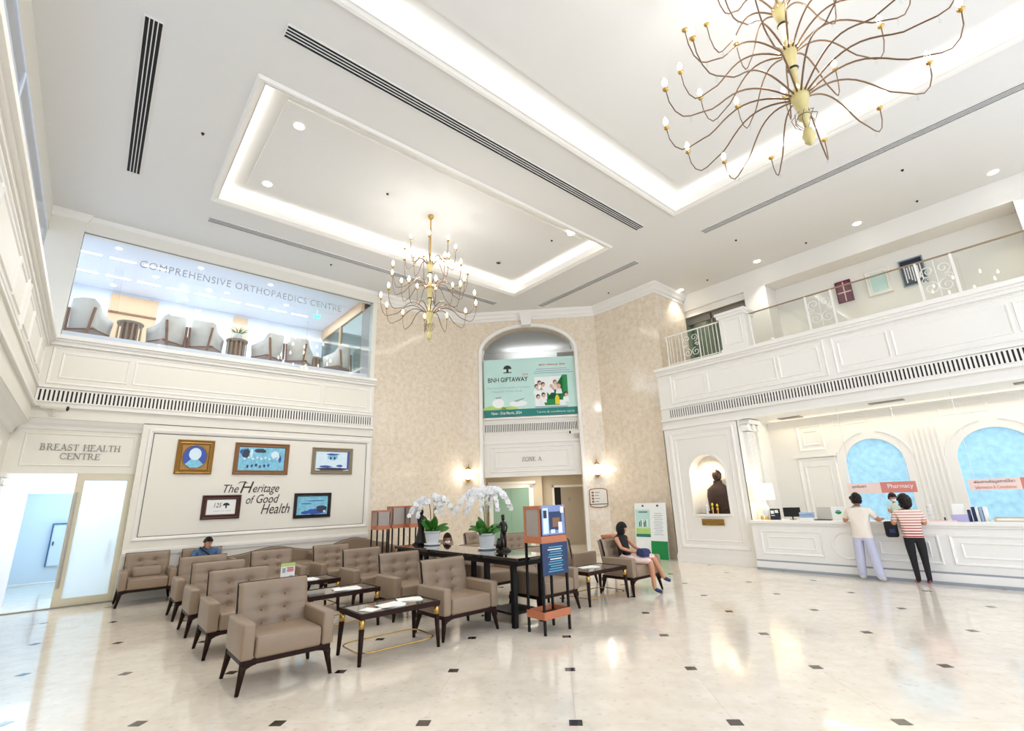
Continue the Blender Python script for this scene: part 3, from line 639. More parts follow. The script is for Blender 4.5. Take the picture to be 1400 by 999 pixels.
SERIF = {
 'H': (.82, [('v', .16, 0, 1, .13), ('v', .66, 0, 1, .13), ('h', .16, .66, .52, .05), 's.16,0', 's.16,1', 's.66,0', 's.66,1']),
 'E': (.68, [('v', .16, 0, 1, .13), ('h', .16, .56, .975, .05), ('h', .16, .46, .52, .05), ('h', .16, .6, .025, .05), ('v', .56, .82, .98, .05), ('v', .46, .44, .6, .04), ('v', .6, 0, .2, .05), 's.16,0', 's.16,1']),
 'L': (.62, [('v', .16, 0, 1, .13), ('h', .16, .56, .025, .05), ('v', .56, 0, .22, .05), 's.16,0', 's.16,1']),
 'T': (.74, [('v', .37, 0, 1, .13), ('h', .06, .68, .975, .05), ('v', .07, .8, .98, .05), ('v', .67, .8, .98, .05), 's.37,0']),
 'A': (.84, [('l', .1, 0, .42, 1, .05), ('l', .4, 1, .72, 0, .13), ('h', .22, .6, .34, .05), 's.1,0', 's.72,0']),
 'N': (.86, [('v', .14, 0, 1, .06), ('l', .14, 1, .7, 0, .13), ('v', .7, 0, 1, .06), 's.14,0', 's.12,1', 's.7,1']),
 'Z': (.7, [('h', .08, .6, .975, .05), ('l', .58, .97, .1, .03, .13), ('h', .08, .62, .025, .05), ('v', .1, .8, .98, .05), ('v', .61, 0, .2, .05)]),
 'B': (.74, [('v', .16, 0, 1, .13), ('c', .3, .76, .2, .23, -90, 90, .09), ('h', .16, .32, .98, .05), ('h', .16, .34, .525, .05), ('c', .32, .265, .25, .25, -90, 90, .1), ('h', .16, .34, .02, .05), 's.13,0', 's.13,1']),
 'R': (.8, [('v', .16, 0, 1, .13), ('c', .32, .74, .22, .25, -90, 90, .09), ('h', .16, .34, .98, .05), ('h', .16, .36, .49, .05), ('l', .36, .5, .68, 0, .11), 's.16,0', 's.13,1', 's.7,0']),
 'S': (.6, [('c', .3, .75, .19, .23, 20, 250, .08), ('c', .3, .27, .21, .25, -160, 75, .09), ('l', .22, .54, .38, .5, .12), ('v', .49, .74, .92, .05), ('v', .08, .08, .28, .05)]),
 'C': (.8, [('c', .44, .5, .34, .48, 45, 315, .1), ('v', .69, .7, .95, .05), ('v', .69, .05, .25, .04)]),
 'O': (.9, [('c', .45, .5, .36, .47, 0, 360, .1)]),
}
def serif_text(body, m, parent, fn, u0, u1, v0, v1, h=0., ext=.012):
    adv = [SERIF[c][0] if c in SERIF else .45 for c in body]; k = (u1 - u0) / sum(adv); hh = v1 - v0; x = 0
    for c, a in zip(body, adv):
        if c in SERIF:
            b = MB(); e = ext
            def rib(pts, w):
                nonlocal e
                e += .0002; L = []; R_ = []
                for i, (px, py) in enumerate(pts):
                    q0, q1 = pts[max(0, i - 1)], pts[min(len(pts) - 1, i + 1)]; tx, ty = q1[0] - q0[0], q1[1] - q0[1]; l = math.hypot(tx, ty) or 1
                    L.append((px - ty / l * w / 2, py + tx / l * w / 2)); R_.append((px + ty / l * w / 2, py - tx / l * w / 2))
                for i in range(len(pts) - 1):
                    b.prism([(u0 + (x + q[0]) * k, v0 + q[1] * hh) for q in (L[i], L[i + 1], R_[i + 1], R_[i])], e, lambda u, v, w_: fn(u, v, h + w_))
            for s_ in SERIF[c][1]:
                if isinstance(s_, str): sx, sy = (float(q) for q in s_[1:].split(',')); sy = .025 if sy == 0 else .975; rib([(sx - .15, sy), (sx + .15, sy)], .05)
                elif s_[0] == 'v': rib([(s_[1], s_[2]), (s_[1], s_[3])], s_[4])
                elif s_[0] == 'h': rib([(s_[1], s_[3]), (s_[2], s_[3])], s_[4])
                elif s_[0] == 'l': rib([(s_[1], s_[2]), (s_[3], s_[4])], s_[5])
                else:
                    _, cx, cy, rx, ry, d0, d1, w = s_; rib([(cx + rx * math.cos(math.radians(d0 + (d1 - d0) * i / 14)), cy + ry * math.sin(math.radians(d0 + (d1 - d0) * i / 14))) for i in range(15)], w)
            b.build('letter', m, parent)
        x += a
# air grilles along the friezes
def grille(label, fn, u0, u1, z0, z1, pitch, slat_fn, rz):
    g = thing('vent_grille', label, 'vent', fn((u0 + u1) / 2, z0, 0))
    o = Vector(g.location)
    loc = lambda u, v, hh: tuple(Vector(fn(u, v, hh)) - o)
    flat(loc, u0, u1, z0, z1, .002, .006).build('backing', 'vent_dark', g)
    fr = MB()
    for a in ((u0 - .02, u1 + .02, z0 - .02, z0), (u0 - .02, u1 + .02, z1, z1 + .02), (u0 - .02, u0, z0, z1), (u1, u1 + .02, z0, z1)):
        fr.prism([(a[0], a[2]), (a[1], a[2]), (a[1], a[3]), (a[0], a[3])], .024, lambda u, v, w: loc(u, v, w))
    fr.build('grille_frame', 'trim_paint', g)
    n = int((u1 - u0) / pitch); me = MB().box(-pitch * .28, pitch * .28, -.009, .009, 0, z1 - z0).mesh('slat', 'trim_paint')
    for i in range(n + 1):
        put('slat', me, g, loc(u0 + (u1 - u0) * i / n, z0, .013), rot=(0, 0, rz))
    return g
grille('long slotted air grille above the framed pictures', A2, -1.07, 5.78, 3.84, 4.06, .066, None, 0)
grille('long slotted air grille above the pharmacy counter', B2, -.6, 7.1, 3.69, 3.91, .066, None, PI / 2)
grille('short slotted air grille under the teal banner', Ci, a0 + .02, a1 - .02, 3.83, 4.08, .06, None, -PI / 4)

# linear ceiling diffusers
def diffuser(label, x0, x1, y0, y1, n):
    cx, cy = (x0 + x1) / 2, (y0 + y1) / 2; d = thing('ceiling_diffuser', label, 'diffuser', (cx, cy, 7.95)); alongx = (x1 - x0) > (y1 - y0)
    X0, X1, Y0, Y1 = x0 - cx, x1 - cx, y0 - cy, y1 - cy
    MB().box(X0, X1, Y0, Y1, -.006, 0).build('backing', 'slot_dark', d)
    f = MB(); e = .014
    for b in ((X0 - e, X1 + e, Y0 - e, Y0), (X0 - e, X1 + e, Y1, Y1 + e), (X0 - e, X0, Y0, Y1), (X1, X1 + e, Y0, Y1)): f.box(*b, -.02, 0)
    f.build('diffuser_frame', 'ceiling_paint', d)
    w = (Y1 - Y0) if alongx else (X1 - X0); me = None
    for i in range(1, n):
        p = -w / 2 + w * i / n
        if me is None: me = (MB().box(X0, X1, -w / n * .13, w / n * .13, -.016, -.006) if alongx else MB().box(-w / n * .13, w / n * .13, Y0, Y1, -.02, -.006)).mesh('blade', 'ceiling_paint')
        put('blade', me, d, (0, p, 0) if alongx else (p, 0, 0))
    return d
diffuser('long four-slot air diffuser between the two ceiling coffers', 1.09, 9.25, 5.62, 5.83, 4)
diffuser('long air diffuser between coffer and upper glass pane', 1.1, 9.27, 11.36, 11.55, 4)
diffuser('air diffuser between the large coffer and the balcony', 10.56, 10.75, -2.6, 4.85, 4)
diffuser('short air diffuser above the marble arch', 10.54, 10.73, 6.8, 10.73, 4)
diffuser('bold four-slot air diffuser near the left glazing', -.39, -.2, 6.64, 10.54, 4)
def sprinkler(label, x, y, z, r=.028):
    d = thing('sprinkler', label, 'sprinkler', (x, y, z), group='small dark ceiling sprinklers')
    MB().lathe([(r, 0), (r, -.006), (r * .5, -.02), (.008, -.022)], n=12).build('rose', 'slot_dark', d); MB().lathe([(.007, -.02), (.007, -.028), (.016, -.03), (.016, -.033)], n=10).build('deflector', 'slot_dark', d)
for x, y, z, l in ((.55, 8.59, 7.95, 'dark sprinkler dot left of the small coffer'), (4.03, 11.97, 7.95, 'dark sprinkler dot between diffuser and upper glass'), (11.68, 8.63, 7.95, 'dark sprinkler dot over the marble cornice at right'), (11.74, 4.53, 7.95, 'dark sprinkler dot beside the balcony diffuser, far one'), (11.74, 1.06, 7.95, 'dark sprinkler dot beside the balcony diffuser, near one'),
                   (13.4, 6.2, 7.95, 'sprinkler between the two farthest balcony downlights'), (13.4, 3.44, 7.95, 'sprinkler between the middle balcony downlights'), (13.4, 1.12, 7.95, 'sprinkler between the nearest balcony downlights'),
                   (3.97, 8.54, 8.205, 'sprinkler in the middle of the small coffer'), (8.25, 7.75, 8.205, 'sprinkler at the arch end of the small coffer')):
    sprinkler(l, x, y, z)
d = thing('ceiling_speaker', 'small round dark speaker near the far corner of the small coffer', 'speaker', (7.9, 9.55, 8.205)); MB().lathe([(.07, 0), (.07, -.01), (.05, -.014)], n=16).build('rim', 'slot_grey', d); MB().lathe([(.045, -.01), (.045, -.017)], n=14).build('cone', 'slot_dark', d)
def downlight(label, x, y, z, p, r=.085, ang=95):
    d = thing('downlight', label, 'downlight', (x, y, z), group='recessed downlights')
    f = MB(); n = 20
    f.add([(r * 1.25 * math.cos(2 * PI * k / n), r * 1.25 * math.sin(2 * PI * k / n), -.001) for k in range(n)] + [(r * 1.2 * math.cos(2 * PI * k / n), r * 1.2 * math.sin(2 * PI * k / n), -.012) for k in range(n)] + [(r * math.cos(2 * PI * k / n), r * math.sin(2 * PI * k / n), -.008) for k in range(n)],
          [(j * n + k, j * n + (k + 1) % n, (j + 1) * n + (k + 1) % n, (j + 1) * n + k) for j in range(2) for k in range(n)])
    f.build('rim', 'trim_paint', d); MB().lathe([(r, -.004), (r, -.009)], n=20).build('lens', 'lamp_disc', d)
    if p: spot_light('downlight_lamp', (0, 0, -.03), p, ang, parent=d)
for (y, l) in ((7.1, 'balcony downlight next to the marble return'), (4.71, 'second balcony downlight from the marble return'), (2.29, 'third balcony downlight from the marble return'), (-.14, 'balcony downlight at the right edge of the ceiling')):
    downlight(l, 13.4, y, 7.95, 55)
downlight('bright downlight in the near corner of the small coffer', 1.85, 7.7, 8.205, 170, ang=150); downlight('bright downlight by the left long side of the small coffer', 1.85, 9.75, 8.205, 170, ang=150); downlight('faint downlight at the arch end of the small coffer', 8.4, 7.2, 8.205, 70, ang=140)

# wall lettering
s = thing('wall_lettering', 'raised grey capitals BREAST HEALTH CENTRE over the clinic doorway', 'sign', (-.25, 13.05, 2.74))
o = Vector(s.location); fn = lambda u, v, h_: (u - o.x, 13.05 - h_ - o.y, v - o.z)
serif_text('BREAST HEALTH', 'letter_grey', s, fn, -.88, .35, 2.905, 3.03); serif_text('CENTRE', 'letter_grey', s, fn, -.57, .05, 2.735, 2.855)
s = thing('wall_lettering', 'small grey capitals ZONE A on the arch lintel', 'sign', CP(-.59, .2, 2.86)); o = Vector(s.location)
fn = lambda u, v, h_: tuple(Vector(CP(u, .2 - h_, v)) - o)
serif_text('ZONE A', 'letter_grey', s, fn, -.91, -.26, 2.855, 2.985)
s = thing('glass_lettering', 'silver capitals COMPREHENSIVE ORTHOPAEDICS CENTRE on the upper glass', 'sign', (2.4, 12.998, 7.1)); o = Vector(s.location)
fn = lambda u, v, h_: (u - o.x, 12.998 - h_ - o.y, v - o.z)
fit_text('letters', 'COMPREHENSIVE ORTHOPAEDICS CENTRE', 'letter_silver', s, fn, .08, 4.75, 7.08, 7.26, 0, .006, bold=0., space=1.12)
s = thing('wall_lettering', 'dark italic words The Heritage of Good Health among the pictures', 'sign', (3, YA, 1.5)); o = Vector(s.location)
fn = lambda u, v, h_: (u - o.x, YA - h_ - o.y, v - o.z)
for b, u0, u1, v0, v1 in (('The', 2.31, 2.62, 2.04, 2.22), ('H', 2.65, 2.93, 2.03, 2.29), ('eritage', 2.92, 3.5, 1.98, 2.22), ('of', 2.8, 2.98, 1.78, 1.97), ('Good', 3.02, 3.52, 1.79, 1.99), ('Health', 3.14, 3.78, 1.54, 1.77)):
    fit_text('letters', b, 'letter_brown', s, fn, u0, u1, v0, v1, 0, .008, shear=.32, bold=0.)
MB().tube([fn(2.6, 2.24, .006), fn(2.64, 2.28, .006), fn(2.72, 2.285, .006), fn(2.8, 2.25, .006)], [.004, .009, .009, .004], 6).build('swash', 'letter_brown', s)

# framed pictures
def picture(label, u0, u1, v0, v1, w, fm, pm, fn0, details=None, oval=False):
    cu, cv = (u0 + u1) / 2, (v0 + v1) / 2; p = thing('picture_frame', label, 'picture', fn0(cu, v0, 0)); o = Vector(p.location)
    fn = lambda u, v, h_: tuple(Vector(fn0(u, v, h_)) - o)
    f = MB()
    L = [(0, 0), (0, .035), (w * .2, .05), (w * .5, .03), (w * .8, .04), (w, .012)]
    loops = [[fn(u0 + i, v0 + i, h_), fn(u1 - i, v0 + i, h_), fn(u1 - i, v1 - i, h_), fn(u0 + i, v1 - i, h_)] for i, h_ in L]
    f.add([q for l in loops for q in l], [(a * 4 + k, a * 4 + (k + 1) % 4, a * 4 + 4 + (k + 1) % 4, a * 4 + 4 + k) for a in range(len(L) - 1) for k in range(4)])
    f.build('moulding', fm, p)
    iu0, iu1, iv0, iv1 = u0 + w, u1 - w, v0 + w, v1 - w
    if oval:
        flat(fn, iu0, iu1, iv0, iv1, .004, .012).build('mount', fm, p)
        el = lambda a, b, cu_, cv_, n=24: [(cu_ + a * math.cos(2 * PI * k / n), cv_ + b * math.sin(2 * PI * k / n)) for k in range(n)]
        a, b = (iu1 - iu0) * .46, (iv1 - iv0) * .47
        pr = lambda poly, h0, m, nm: MB().prism(poly, .003, lambda u, v, w_: fn(u, v, h0 + w_)).build(nm, m, p)
        MB().tube([fn(q[0], q[1], .014) for q in el(a, b, cu, cv)] + [fn(cu + a, cv, .014)], .012, 6).build('oval_slip', fm, p)
        pr(el(a, b, cu, cv), .013, pm, 'print'); pr(el(a * .5, b * .52, cu, cv + b * .25), .018, 'pic_pale', 'portrait_head')
        pr([(cu - a * .75, cv - b * .62), (cu - a * .3, cv - b * .2), (cu + a * .3, cv - b * .2), (cu + a * .75, cv - b * .62), (cu + a * .3, cv - b * .9), (cu - a * .3, cv - b * .9)], .016, 'pic_blue', 'portrait_shoulders')
    else:
        flat(fn, iu0, iu1, iv0, iv1, .004, .012).build('print', pm, p)
        for kk, (a, b, c, d_, m) in enumerate(details or []):
            if d_ is None:
                MB().prism([(iu0 + (iu1 - iu0) * q[0], iv0 + (iv1 - iv0) * q[1]) for q in a], .003 + kk * .0004, lambda u, v, w_: fn(u, v, .011 + w_)).build('print_detail', m, p); continue
            flat(fn, iu0 + (iu1 - iu0) * a, iu0 + (iu1 - iu0) * b, iv0 + (iv1 - iv0) * c, iv0 + (iv1 - iv0) * d_, .011, .013 + kk * .0006).build('print_detail', m, p)
    return p, fn
rnd = random.Random(3)
picture('ornate square gold frame with oval blue portrait', 1.31, 2.02, 2.45, 3.2, .1, 'frame_gold', 'pic_deep', A, oval=True)
def blob(cx, cy, rx, ry, seed, n=16):
    r = random.Random(seed); return [(cx + rx * r.uniform(.75, 1.1) * math.cos(2 * PI * k / n), cy + ry * r.uniform(.75, 1.1) * math.sin(2 * PI * k / n)) for k in range(n)]
PG = lambda poly, m: (poly, 0, 0, None, m)
crowd = [PG(blob(.14, .72, .09, .24, 1), 'pic_dark'), PG(blob(.26, .74, .03, .22, 2), 'pic_pale'), PG(blob(.45, .85, .14, .1, 3), 'pic_dark'), PG(blob(.05, .8, .04, .12, 4), 'pic_deep'), PG(blob(.78, .7, .1, .16, 14), 'pic_pale'), PG(blob(.88, .5, .05, .2, 15), 'pic_deep'), PG(blob(.86, .62, .025, .1, 16), 'pic_pale')]
for k in range(9): crowd += [PG(blob(.12 + k * .09, .5 + .05 * (k % 2), .028, .05, 20 + k), 'pic_pale'), PG(blob(.12 + k * .09, .38 + .05 * (k % 2), .045, .08, 40 + k), 'pic_blue')]
for k in range(6): crowd += [PG(blob(.2 + k * .09, .16 + .03 * (k % 3), .025, .07, 60 + k), 'pic_dark' if k % 2 == 0 else 'pic_deep')]
picture('large wide oak frame with a blue group photograph', 2.44, 3.65, 2.45, 3.19, .1, 'frame_oak', 'pic_blue', A, crowd)
house = [PG(blob(.5, .06, .5, .1, 5, 24), 'pic_dark'), PG(blob(.3, .2, .2, .06, 6), 'pic_deep'), PG(blob(.5, .72, .17, .2, 7), 'pic_blue'), PG(blob(.44, .66, .035, .08, 8), 'pic_dark'), PG(blob(.56, .66, .035, .08, 9), 'pic_dark'), PG(blob(.5, .86, .2, .05, 10), 'pic_deep'), (.95, 1, .05, 1, 'pic_deep'), PG(blob(.72, .24, .1, .07, 11), 'pic_deep')]
picture('taupe frame with pale blue picture of a building, top right', 4.22, 5.29, 2.47, 3.15, .1, 'frame_taupe', 'pic_pale', A, house)
pp, fn = picture('small maroon frame with white certificate below the gold portrait', 1.92, 2.69, 1.47, 1.99, .1, 'frame_maroon', 'paper', A)
fit_text('print_text', '125', 'print_dark', pp, fn, 2.16, 2.31, 1.72, 1.82, .013, .002, shear=.2); fit_text('print_text', 'years of care', 'print_grey', pp, fn, 2.16, 2.5, 1.63, 1.66, .013, .002)
el = [(2.4 + .07 * math.cos(PI * k / 12), 1.76 + .06 * math.sin(PI * k / 12)) for k in range(13)]
MB().prism(el, .002, lambda u, v, w: fn(u, v, .013 + w)).build('print_tree', 'print_dark', pp); flat(fn, 2.385, 2.415, 1.7, 1.76, .013, .015).build('print_tree', 'print_dark', pp)
land = [PG(blob(.62, .16, .38, .16, 12, 20), 'pic_deep'), PG(blob(.8, .32, .2, .2, 13), 'pic_dark'), PG(blob(.32, .12, .2, .1, 14), 'pic_deep'), PG(blob(.6, .75, .3, .03, 15), 'pic_deep'), PG(blob(.3, .6, .2, .03, 16), 'pic_deep'), PG(blob(.9, .16, .05, .07, 17), 'pic_pale')]
picture('small black frame with blue landscape right of the lettering', 3.87, 4.78, 1.4, 2.0, .08, 'frame_black', 'pic_blue', A, land)

# security cameras
def cctv(label, loc, rz, aim):
    c = thing('security_camera', label, 'camera', loc, rz); c.scale = (1.3, 1.3, 1.3)
    MB().lathe([(.05, 0), (.05, .012), (.02, .016)], n=14).build('base', 'shell_white', c)
    for o_ in c.children: o_.rotation_euler = (PI / 2, 0, 0)
    MB().tube([(0, 0, 0), (0, -.08, -.02), (0, -.14, .05)], .014).build('arm', 'shell_white', c)
    a = Vector(aim).normalized(); p = Vector((0, -.14, .07))
    MB().tube([p - a * .16, p + a * .16], .042, 12).build('housing', 'shell_white', c, bevel=.006)
    MB().hexa(*[[tuple(p + a * s0 + Vector((dx, 0, .048 + dz))) for dx, s0 in ((-.05, -.17), (.05, -.17), (.05, .2), (-.05, .2))] for dz in (0, .008)]).build('hood', 'shell_white', c)
    MB().tube([p + a * .155, p + a * .168], .036, 12).build('lens', 'black_metal', c)
cctv('white security camera on the cream frieze at far left', (-.78, YA - .0, 3.6), 0, (1, -.35, -.12))
p = CP(.88, .17, 3.62); cctv('white security camera under the arch grille', p, -PI / 4, (-1, -.5, -.1))

# wall sconces and plaque on the marble
for t, l in ((-2.62, 'lit glass wall sconce left of the marble arch'), (1.46, 'lit glass wall sconce right of the marble arch')):
    p = CP(t, 0, 2.2); sc = thing('wall_sconce', l, 'sconce', p, -PI / 4, group='wall sconces flanking the arch')
    MB().box(-.05, .05, -.02, 0, .1, .5).build('back_plate', 'brass', sc, bevel=.006)
    MB().lathe([(.02, .04), (.06, .08), (.09, .12), (.09, .14)], (0, -.1, 0)).build('bottom_cup', 'brass', sc, True); MB().lathe([(.085, .44), (.09, .47), (.05, .5), (.015, .54), (.012, .6), (.002, .62)], (0, -.1, 0)).build('crown', 'brass', sc, True)
    MB().lathe([(.07, .14), (.08, .3), (.07, .44)], (0, -.1, 0), 18).build('glass_shade', 'sconce_glass', sc, True)
    for k in range(8): MB().tube([(.085 * math.cos(k * PI / 4), -.1 + .085 * math.sin(k * PI / 4), .12), (.085 * math.cos(k * PI / 4), -.1 + .085 * math.sin(k * PI / 4), .46)], .005, 5).build('rod', 'brass', sc)
    MB().box(-.012, .012, -.1, -.01, .09, .11).build('bracket', 'brass', sc)
    point_light('sconce_lamp', (0, -.26, .3), 4, (1, .95, .88), .06, sc)
pl = thing('directory_plaque', 'framed cream directory plaque under the right wall sconce', 'plaque', CP(1.44, 0, 1.36)); o = Vector(pl.location)
fn = lambda u, v, h_: tuple(Vector(CP(u, -h_, v)) - o)
P = [(1.17, 1.42)] + [(1.44 + .27 * math.cos(PI + PI * k / 10), 1.42 - .07 * abs(math.sin(PI * k / 10))) for k in range(1, 10)] + [(1.71, 1.42), (1.71, 1.86)] + [(1.44 + .27 * math.cos(PI * k / 10), 1.86 + .06 * math.sin(PI * k / 10)) for k in range(1, 10)] + [(1.17, 1.86)]
MB().prism(P, .025, fn).build('board', 'maple', pl); sh = [(1.44 + (u - 1.44) * .93, 1.64 + (v - 1.64) * .92) for u, v in P]
MB().prism(sh, .005, lambda u, v, w: fn(u, v, .025 + w)).build('face', 'shell_white', pl); MB().tube([fn(u, v, .02) for u, v in P + P[:1]], .012, 6).build('rim', 'walnut', pl)
flat(fn, 1.17, 1.71, 1.44, 1.46, .03, .036).build('bar', 'dark_wood', pl)
for k in range(4): flat(fn, 1.23, 1.3, 1.5 + k * .09, 1.56 + k * .09, .03, .034).build('icon', 'walnut', pl); flat(fn, 1.33, 1.45 + .03 * (k % 2), 1.52 + k * .09, 1.54 + k * .09, .03, .033).build('text_line', 'frame_taupe', pl)

# banner in the arch
bn = thing('banner', 'wide mint and teal promotional banner hung in the marble arch', 'banner', CP(-.55, .1, 4.3)); o = Vector(bn.location)
fn = lambda u, v, h_: tuple(Vector(CP(u, .12 - h_, v)) - o)
bu0, bu1, bv0, bv1 = -2.09, 1.0, 4.32, 6.3
flat(fn, bu0, bu1, bv0, bv1, -.02, 0).build('sheet', 'print_mint', bn)
flat(fn, bu0, bu1, bv0, bv0 + .24, 0, .002).build('print_band', 'print_teal', bn)
el = lambda cu, cv, a, b, s0=0, s1=2 * PI, n=20: [(cu + a * math.cos(s0 + (s1 - s0) * k / n), cv + b * math.sin(s0 + (s1 - s0) * k / n)) for k in range(n + 1)]
def pr(poly, m, h=.001): return MB().prism(poly, .0015, lambda u, v, w: fn(u, v, h + w)).build('print_shape', m, bn)
pr(el(-1.28, 5.95, .14, .13, 0, PI), 'print_dark'); pr([(-1.32, 5.84), (-1.24, 5.84), (-1.25, 5.97), (-1.31, 5.97)], 'print_dark'); flat(fn, -1.42, -1.14, 5.81, 5.84, .001, .003).build('print_shape', 'print_dark', bn)
fit_text('print_text', 'BNH', 'print_dark', bn, fn, -1.95, -1.58, 5.5, 5.66, .001, .002, bold=.005); fit_text('print_text', 'GIFTAWAY', 'print_dark', bn, fn, -1.52, -.6, 5.5, 5.66, .001, .002, bold=.015)
fit_text('print_text', '2024', 'print_red', bn, fn, -.78, -.58, 5.71, 5.77, .001, .002)
fit_text('print_text', 'Take Care of Your Health to Complete', 'print_grey', bn, fn, -2.0, -.55, 5.26, 5.34, .001, .002); fit_text('print_text', 'Happiness of Your Family', 'print_grey', bn, fn, -1.8, -.8, 5.13, 5.21, .001, .002)
fit_text('print_text', 'Now - 31st March, 2024', 'print_white', bn, fn, -1.85, -.85, 4.38, 4.49, .003, .002, bold=.015); fit_text('print_text', 'Terms & conditions apply', 'print_mint', bn, fn, -.35, .9, 4.38, 4.46, .003, .002)
fit_text('print_text', 'BNH Giftaway 2024', 'print_red', bn, fn, -.2, .68, 5.99, 6.07, .001, .002, bold=.008)
for k in range(3): flat(fn, -.4 + .05 * k, .92 - .1 * k, 5.74 + .07 * k, 5.765 + .07 * k, .001, .003).build('print_line', 'print_grey', bn)
pr(el(-1.75, 4.56, .42, .14, 0, PI), 'print_lime'); pr(el(-1.25, 4.56, .3, .1, 0, PI), 'print_lime'); pr(el(-1.62, 4.78, .2, .16), 'print_white', .002); pr(el(-.95, 4.75, .3, .1), 'print_white', .002); pr([(-1.72, 4.98), (-1.5, 5.0), (-1.54, 4.94), (-1.7, 4.93)], 'print_grey', .003); pr([(-1.1, 4.84), (-.72, 4.94), (-.78, 4.88), (-1.0, 4.8)], 'print_grey', .003)
flat(fn, -.38, .62, 4.62, 5.62, .001, .003).build('print_shape', 'print_white', bn)
pr([(-.06, 4.64), (.42, 4.64), (.42, 4.9), (.56, 4.95), (.56, 5.66), (.72, 5.66), (.72, 4.98), (.56, 4.8), (.3, 5.05), (.14, 4.96), (.02, 5.08), (.02, 4.85), (-.1, 4.8)], 'print_green', .005)
for cu, cv, hm in ((-.22, 5.42, 'print_dark'), (-.1, 5.36, 'print_dark'), (-.32, 5.3, 'print_dark'), (.3, 5.42, 'walnut'), (.42, 5.28, 'print_skin'), (-.28, 4.95, 'print_dark'), (-.1, 5.0, 'print_dark'), (.64, 5.0, 'print_dark'), (.16, 5.32, 'print_white')):
    pr(el(cu, cv, .065, .08), hm, .0065); pr(el(cu + .01, cv - .03, .05, .06), 'print_skin', .008)
    pr([(cu - .11, cv - .26), (cu + .11, cv - .26), (cu + .08, cv - .09), (cu - .08, cv - .09)], 'print_white' if hm != 'walnut' else 'sign_pale', .0065)
pr([(.28, 4.66), (.42, 4.66), (.42, 4.9), (.37, 4.98), (.33, 4.98), (.28, 4.9)], 'print_yellow', .011)
pr([(-.4, 4.58), (.66, 4.56), (.7, 4.6), (-.38, 4.62)], 'print_grey', .004)

# balcony railing over the pharmacy
ra = thing('balcony_railing', 'white posted glass railing with scrollwork panels on the right balcony', 'railing', (11.97, 2, 5.1)); o = Vector(ra.location)
q = lambda y, z, x=11.97: (x - o.x, y - o.y, z - o.z)
MB().tube([q(4.64, 5.99), q(-2.4, 5.99)], .02, 8).build('top_rail', 'drum_wood', ra); MB().tube([q(4.64, 5.17), q(-2.4, 5.17)], .014, 6).build('bottom_rail', 'trim_paint', ra)
posts = [4.62, 3.34, 2.82, 1.31, .77, -.75, -1.3, -2.38]
for y in posts: MB().box(*(sorted((q(y - .02, 0)[1], q(y + .02, 0)[1]))[i] if False else v for i, v in enumerate((-.018, .018, q(y - .02, 0)[1], q(y + .02, 0)[1], 0, .88)))).build('post', 'trim_paint', ra)
for a, b in zip(posts[:-1], posts[1:]): MB().box(-.005, .005, b - o.y + .025, a - o.y - .025, .09, .86).build('glass_panel', 'rail_glass', ra)
def spiral(mb, cy, cz, r, turns, s, ph=0, rr=.009):
    n = 26; mb.tube([q(cy + s * r * (1 - .82 * k / n) * math.cos(ph + turns * 2 * PI * k / n), cz + r * (1 - .82 * k / n) * math.sin(ph + turns * 2 * PI * k / n)) for k in range(n + 1)], rr, 5)
for a, b in ((2.82, 3.34), (.77, 1.31)):
    m_ = MB(); c = (a + b) / 2
    for s_ in (-1, 1):
        spiral(m_, c + s_ * .12, 5.75, .12, 1.4, s_, -PI / 2); spiral(m_, c + s_ * .12, 5.4, .13, 1.4, s_, PI / 2); spiral(m_, c + s_ * .19, 5.57, .06, 1.3, -s_, 0, .007)
    m_.tube([q(c, 5.2), q(c, 5.97)], .008, 5); m_.build('scrollwork', 'trim_paint', ra)
rb = thing('balcony_railing', 'white wrought-iron scroll railing beside the marble return', 'railing', (11.97, 6.2, 5.1)); o = Vector(rb.location)
MB().tube([q(5.44, 6.02), q(7.02, 6.02)], .022, 8).build('top_rail', 'trim_paint', rb); MB().tube([q(5.44, 5.2), q(7.02, 5.2)], .014, 6).build('bottom_rail', 'trim_paint', rb)
for y in (5.5, 6.02, 6.5, 6.98): MB().tube([q(y, 5.1), q(y, 6.02)], .016, 6).build('post', 'trim_paint', rb)
for y in (5.6, 5.71, 5.82, 5.93, 6.6, 6.71, 6.82, 6.9): MB().tube([q(y, 5.2), q(y, 6.02)], .007, 5).build('baluster', 'trim_paint', rb)
m_ = MB(); c = 6.26
for s_ in (-1, 1):
    spiral(m_, c + s_ * .11, 5.8, .11, 1.4, s_, -PI / 2); spiral(m_, c + s_ * .12, 5.4, .12, 1.4, s_, PI / 2); spiral(m_, c + s_ * .17, 5.6, .06, 1.3, -s_)
m_.build('scrollwork', 'trim_paint', rb)
# pictures in the balcony recess
fR = fB(14.6)
picture('maroon abstract picture seen through the balcony railing', 2.94, 3.3, 6.45, 7.05, .02, 'maroon_art', 'maroon_art', fR, [(.46, .54, 0, 1, 'sign_pale'), (0, 1, .44, .5, 'sign_pale')])
picture('white framed pale blue picture in the balcony recess', 2.1, 2.62, 6.4, 7.08, .1, 'trim_paint', 'print_mint', fR)
picture('dark leafy print in the balcony recess', 1.42, 1.9, 6.4, 7.1, .03, 'print_grey', 'pic_dark', fR, [(.1 + .12 * k, .16 + .12 * k, .1 + .07 * (k % 3), .8 - .08 * (k % 2), 'print_white') for k in range(7)])

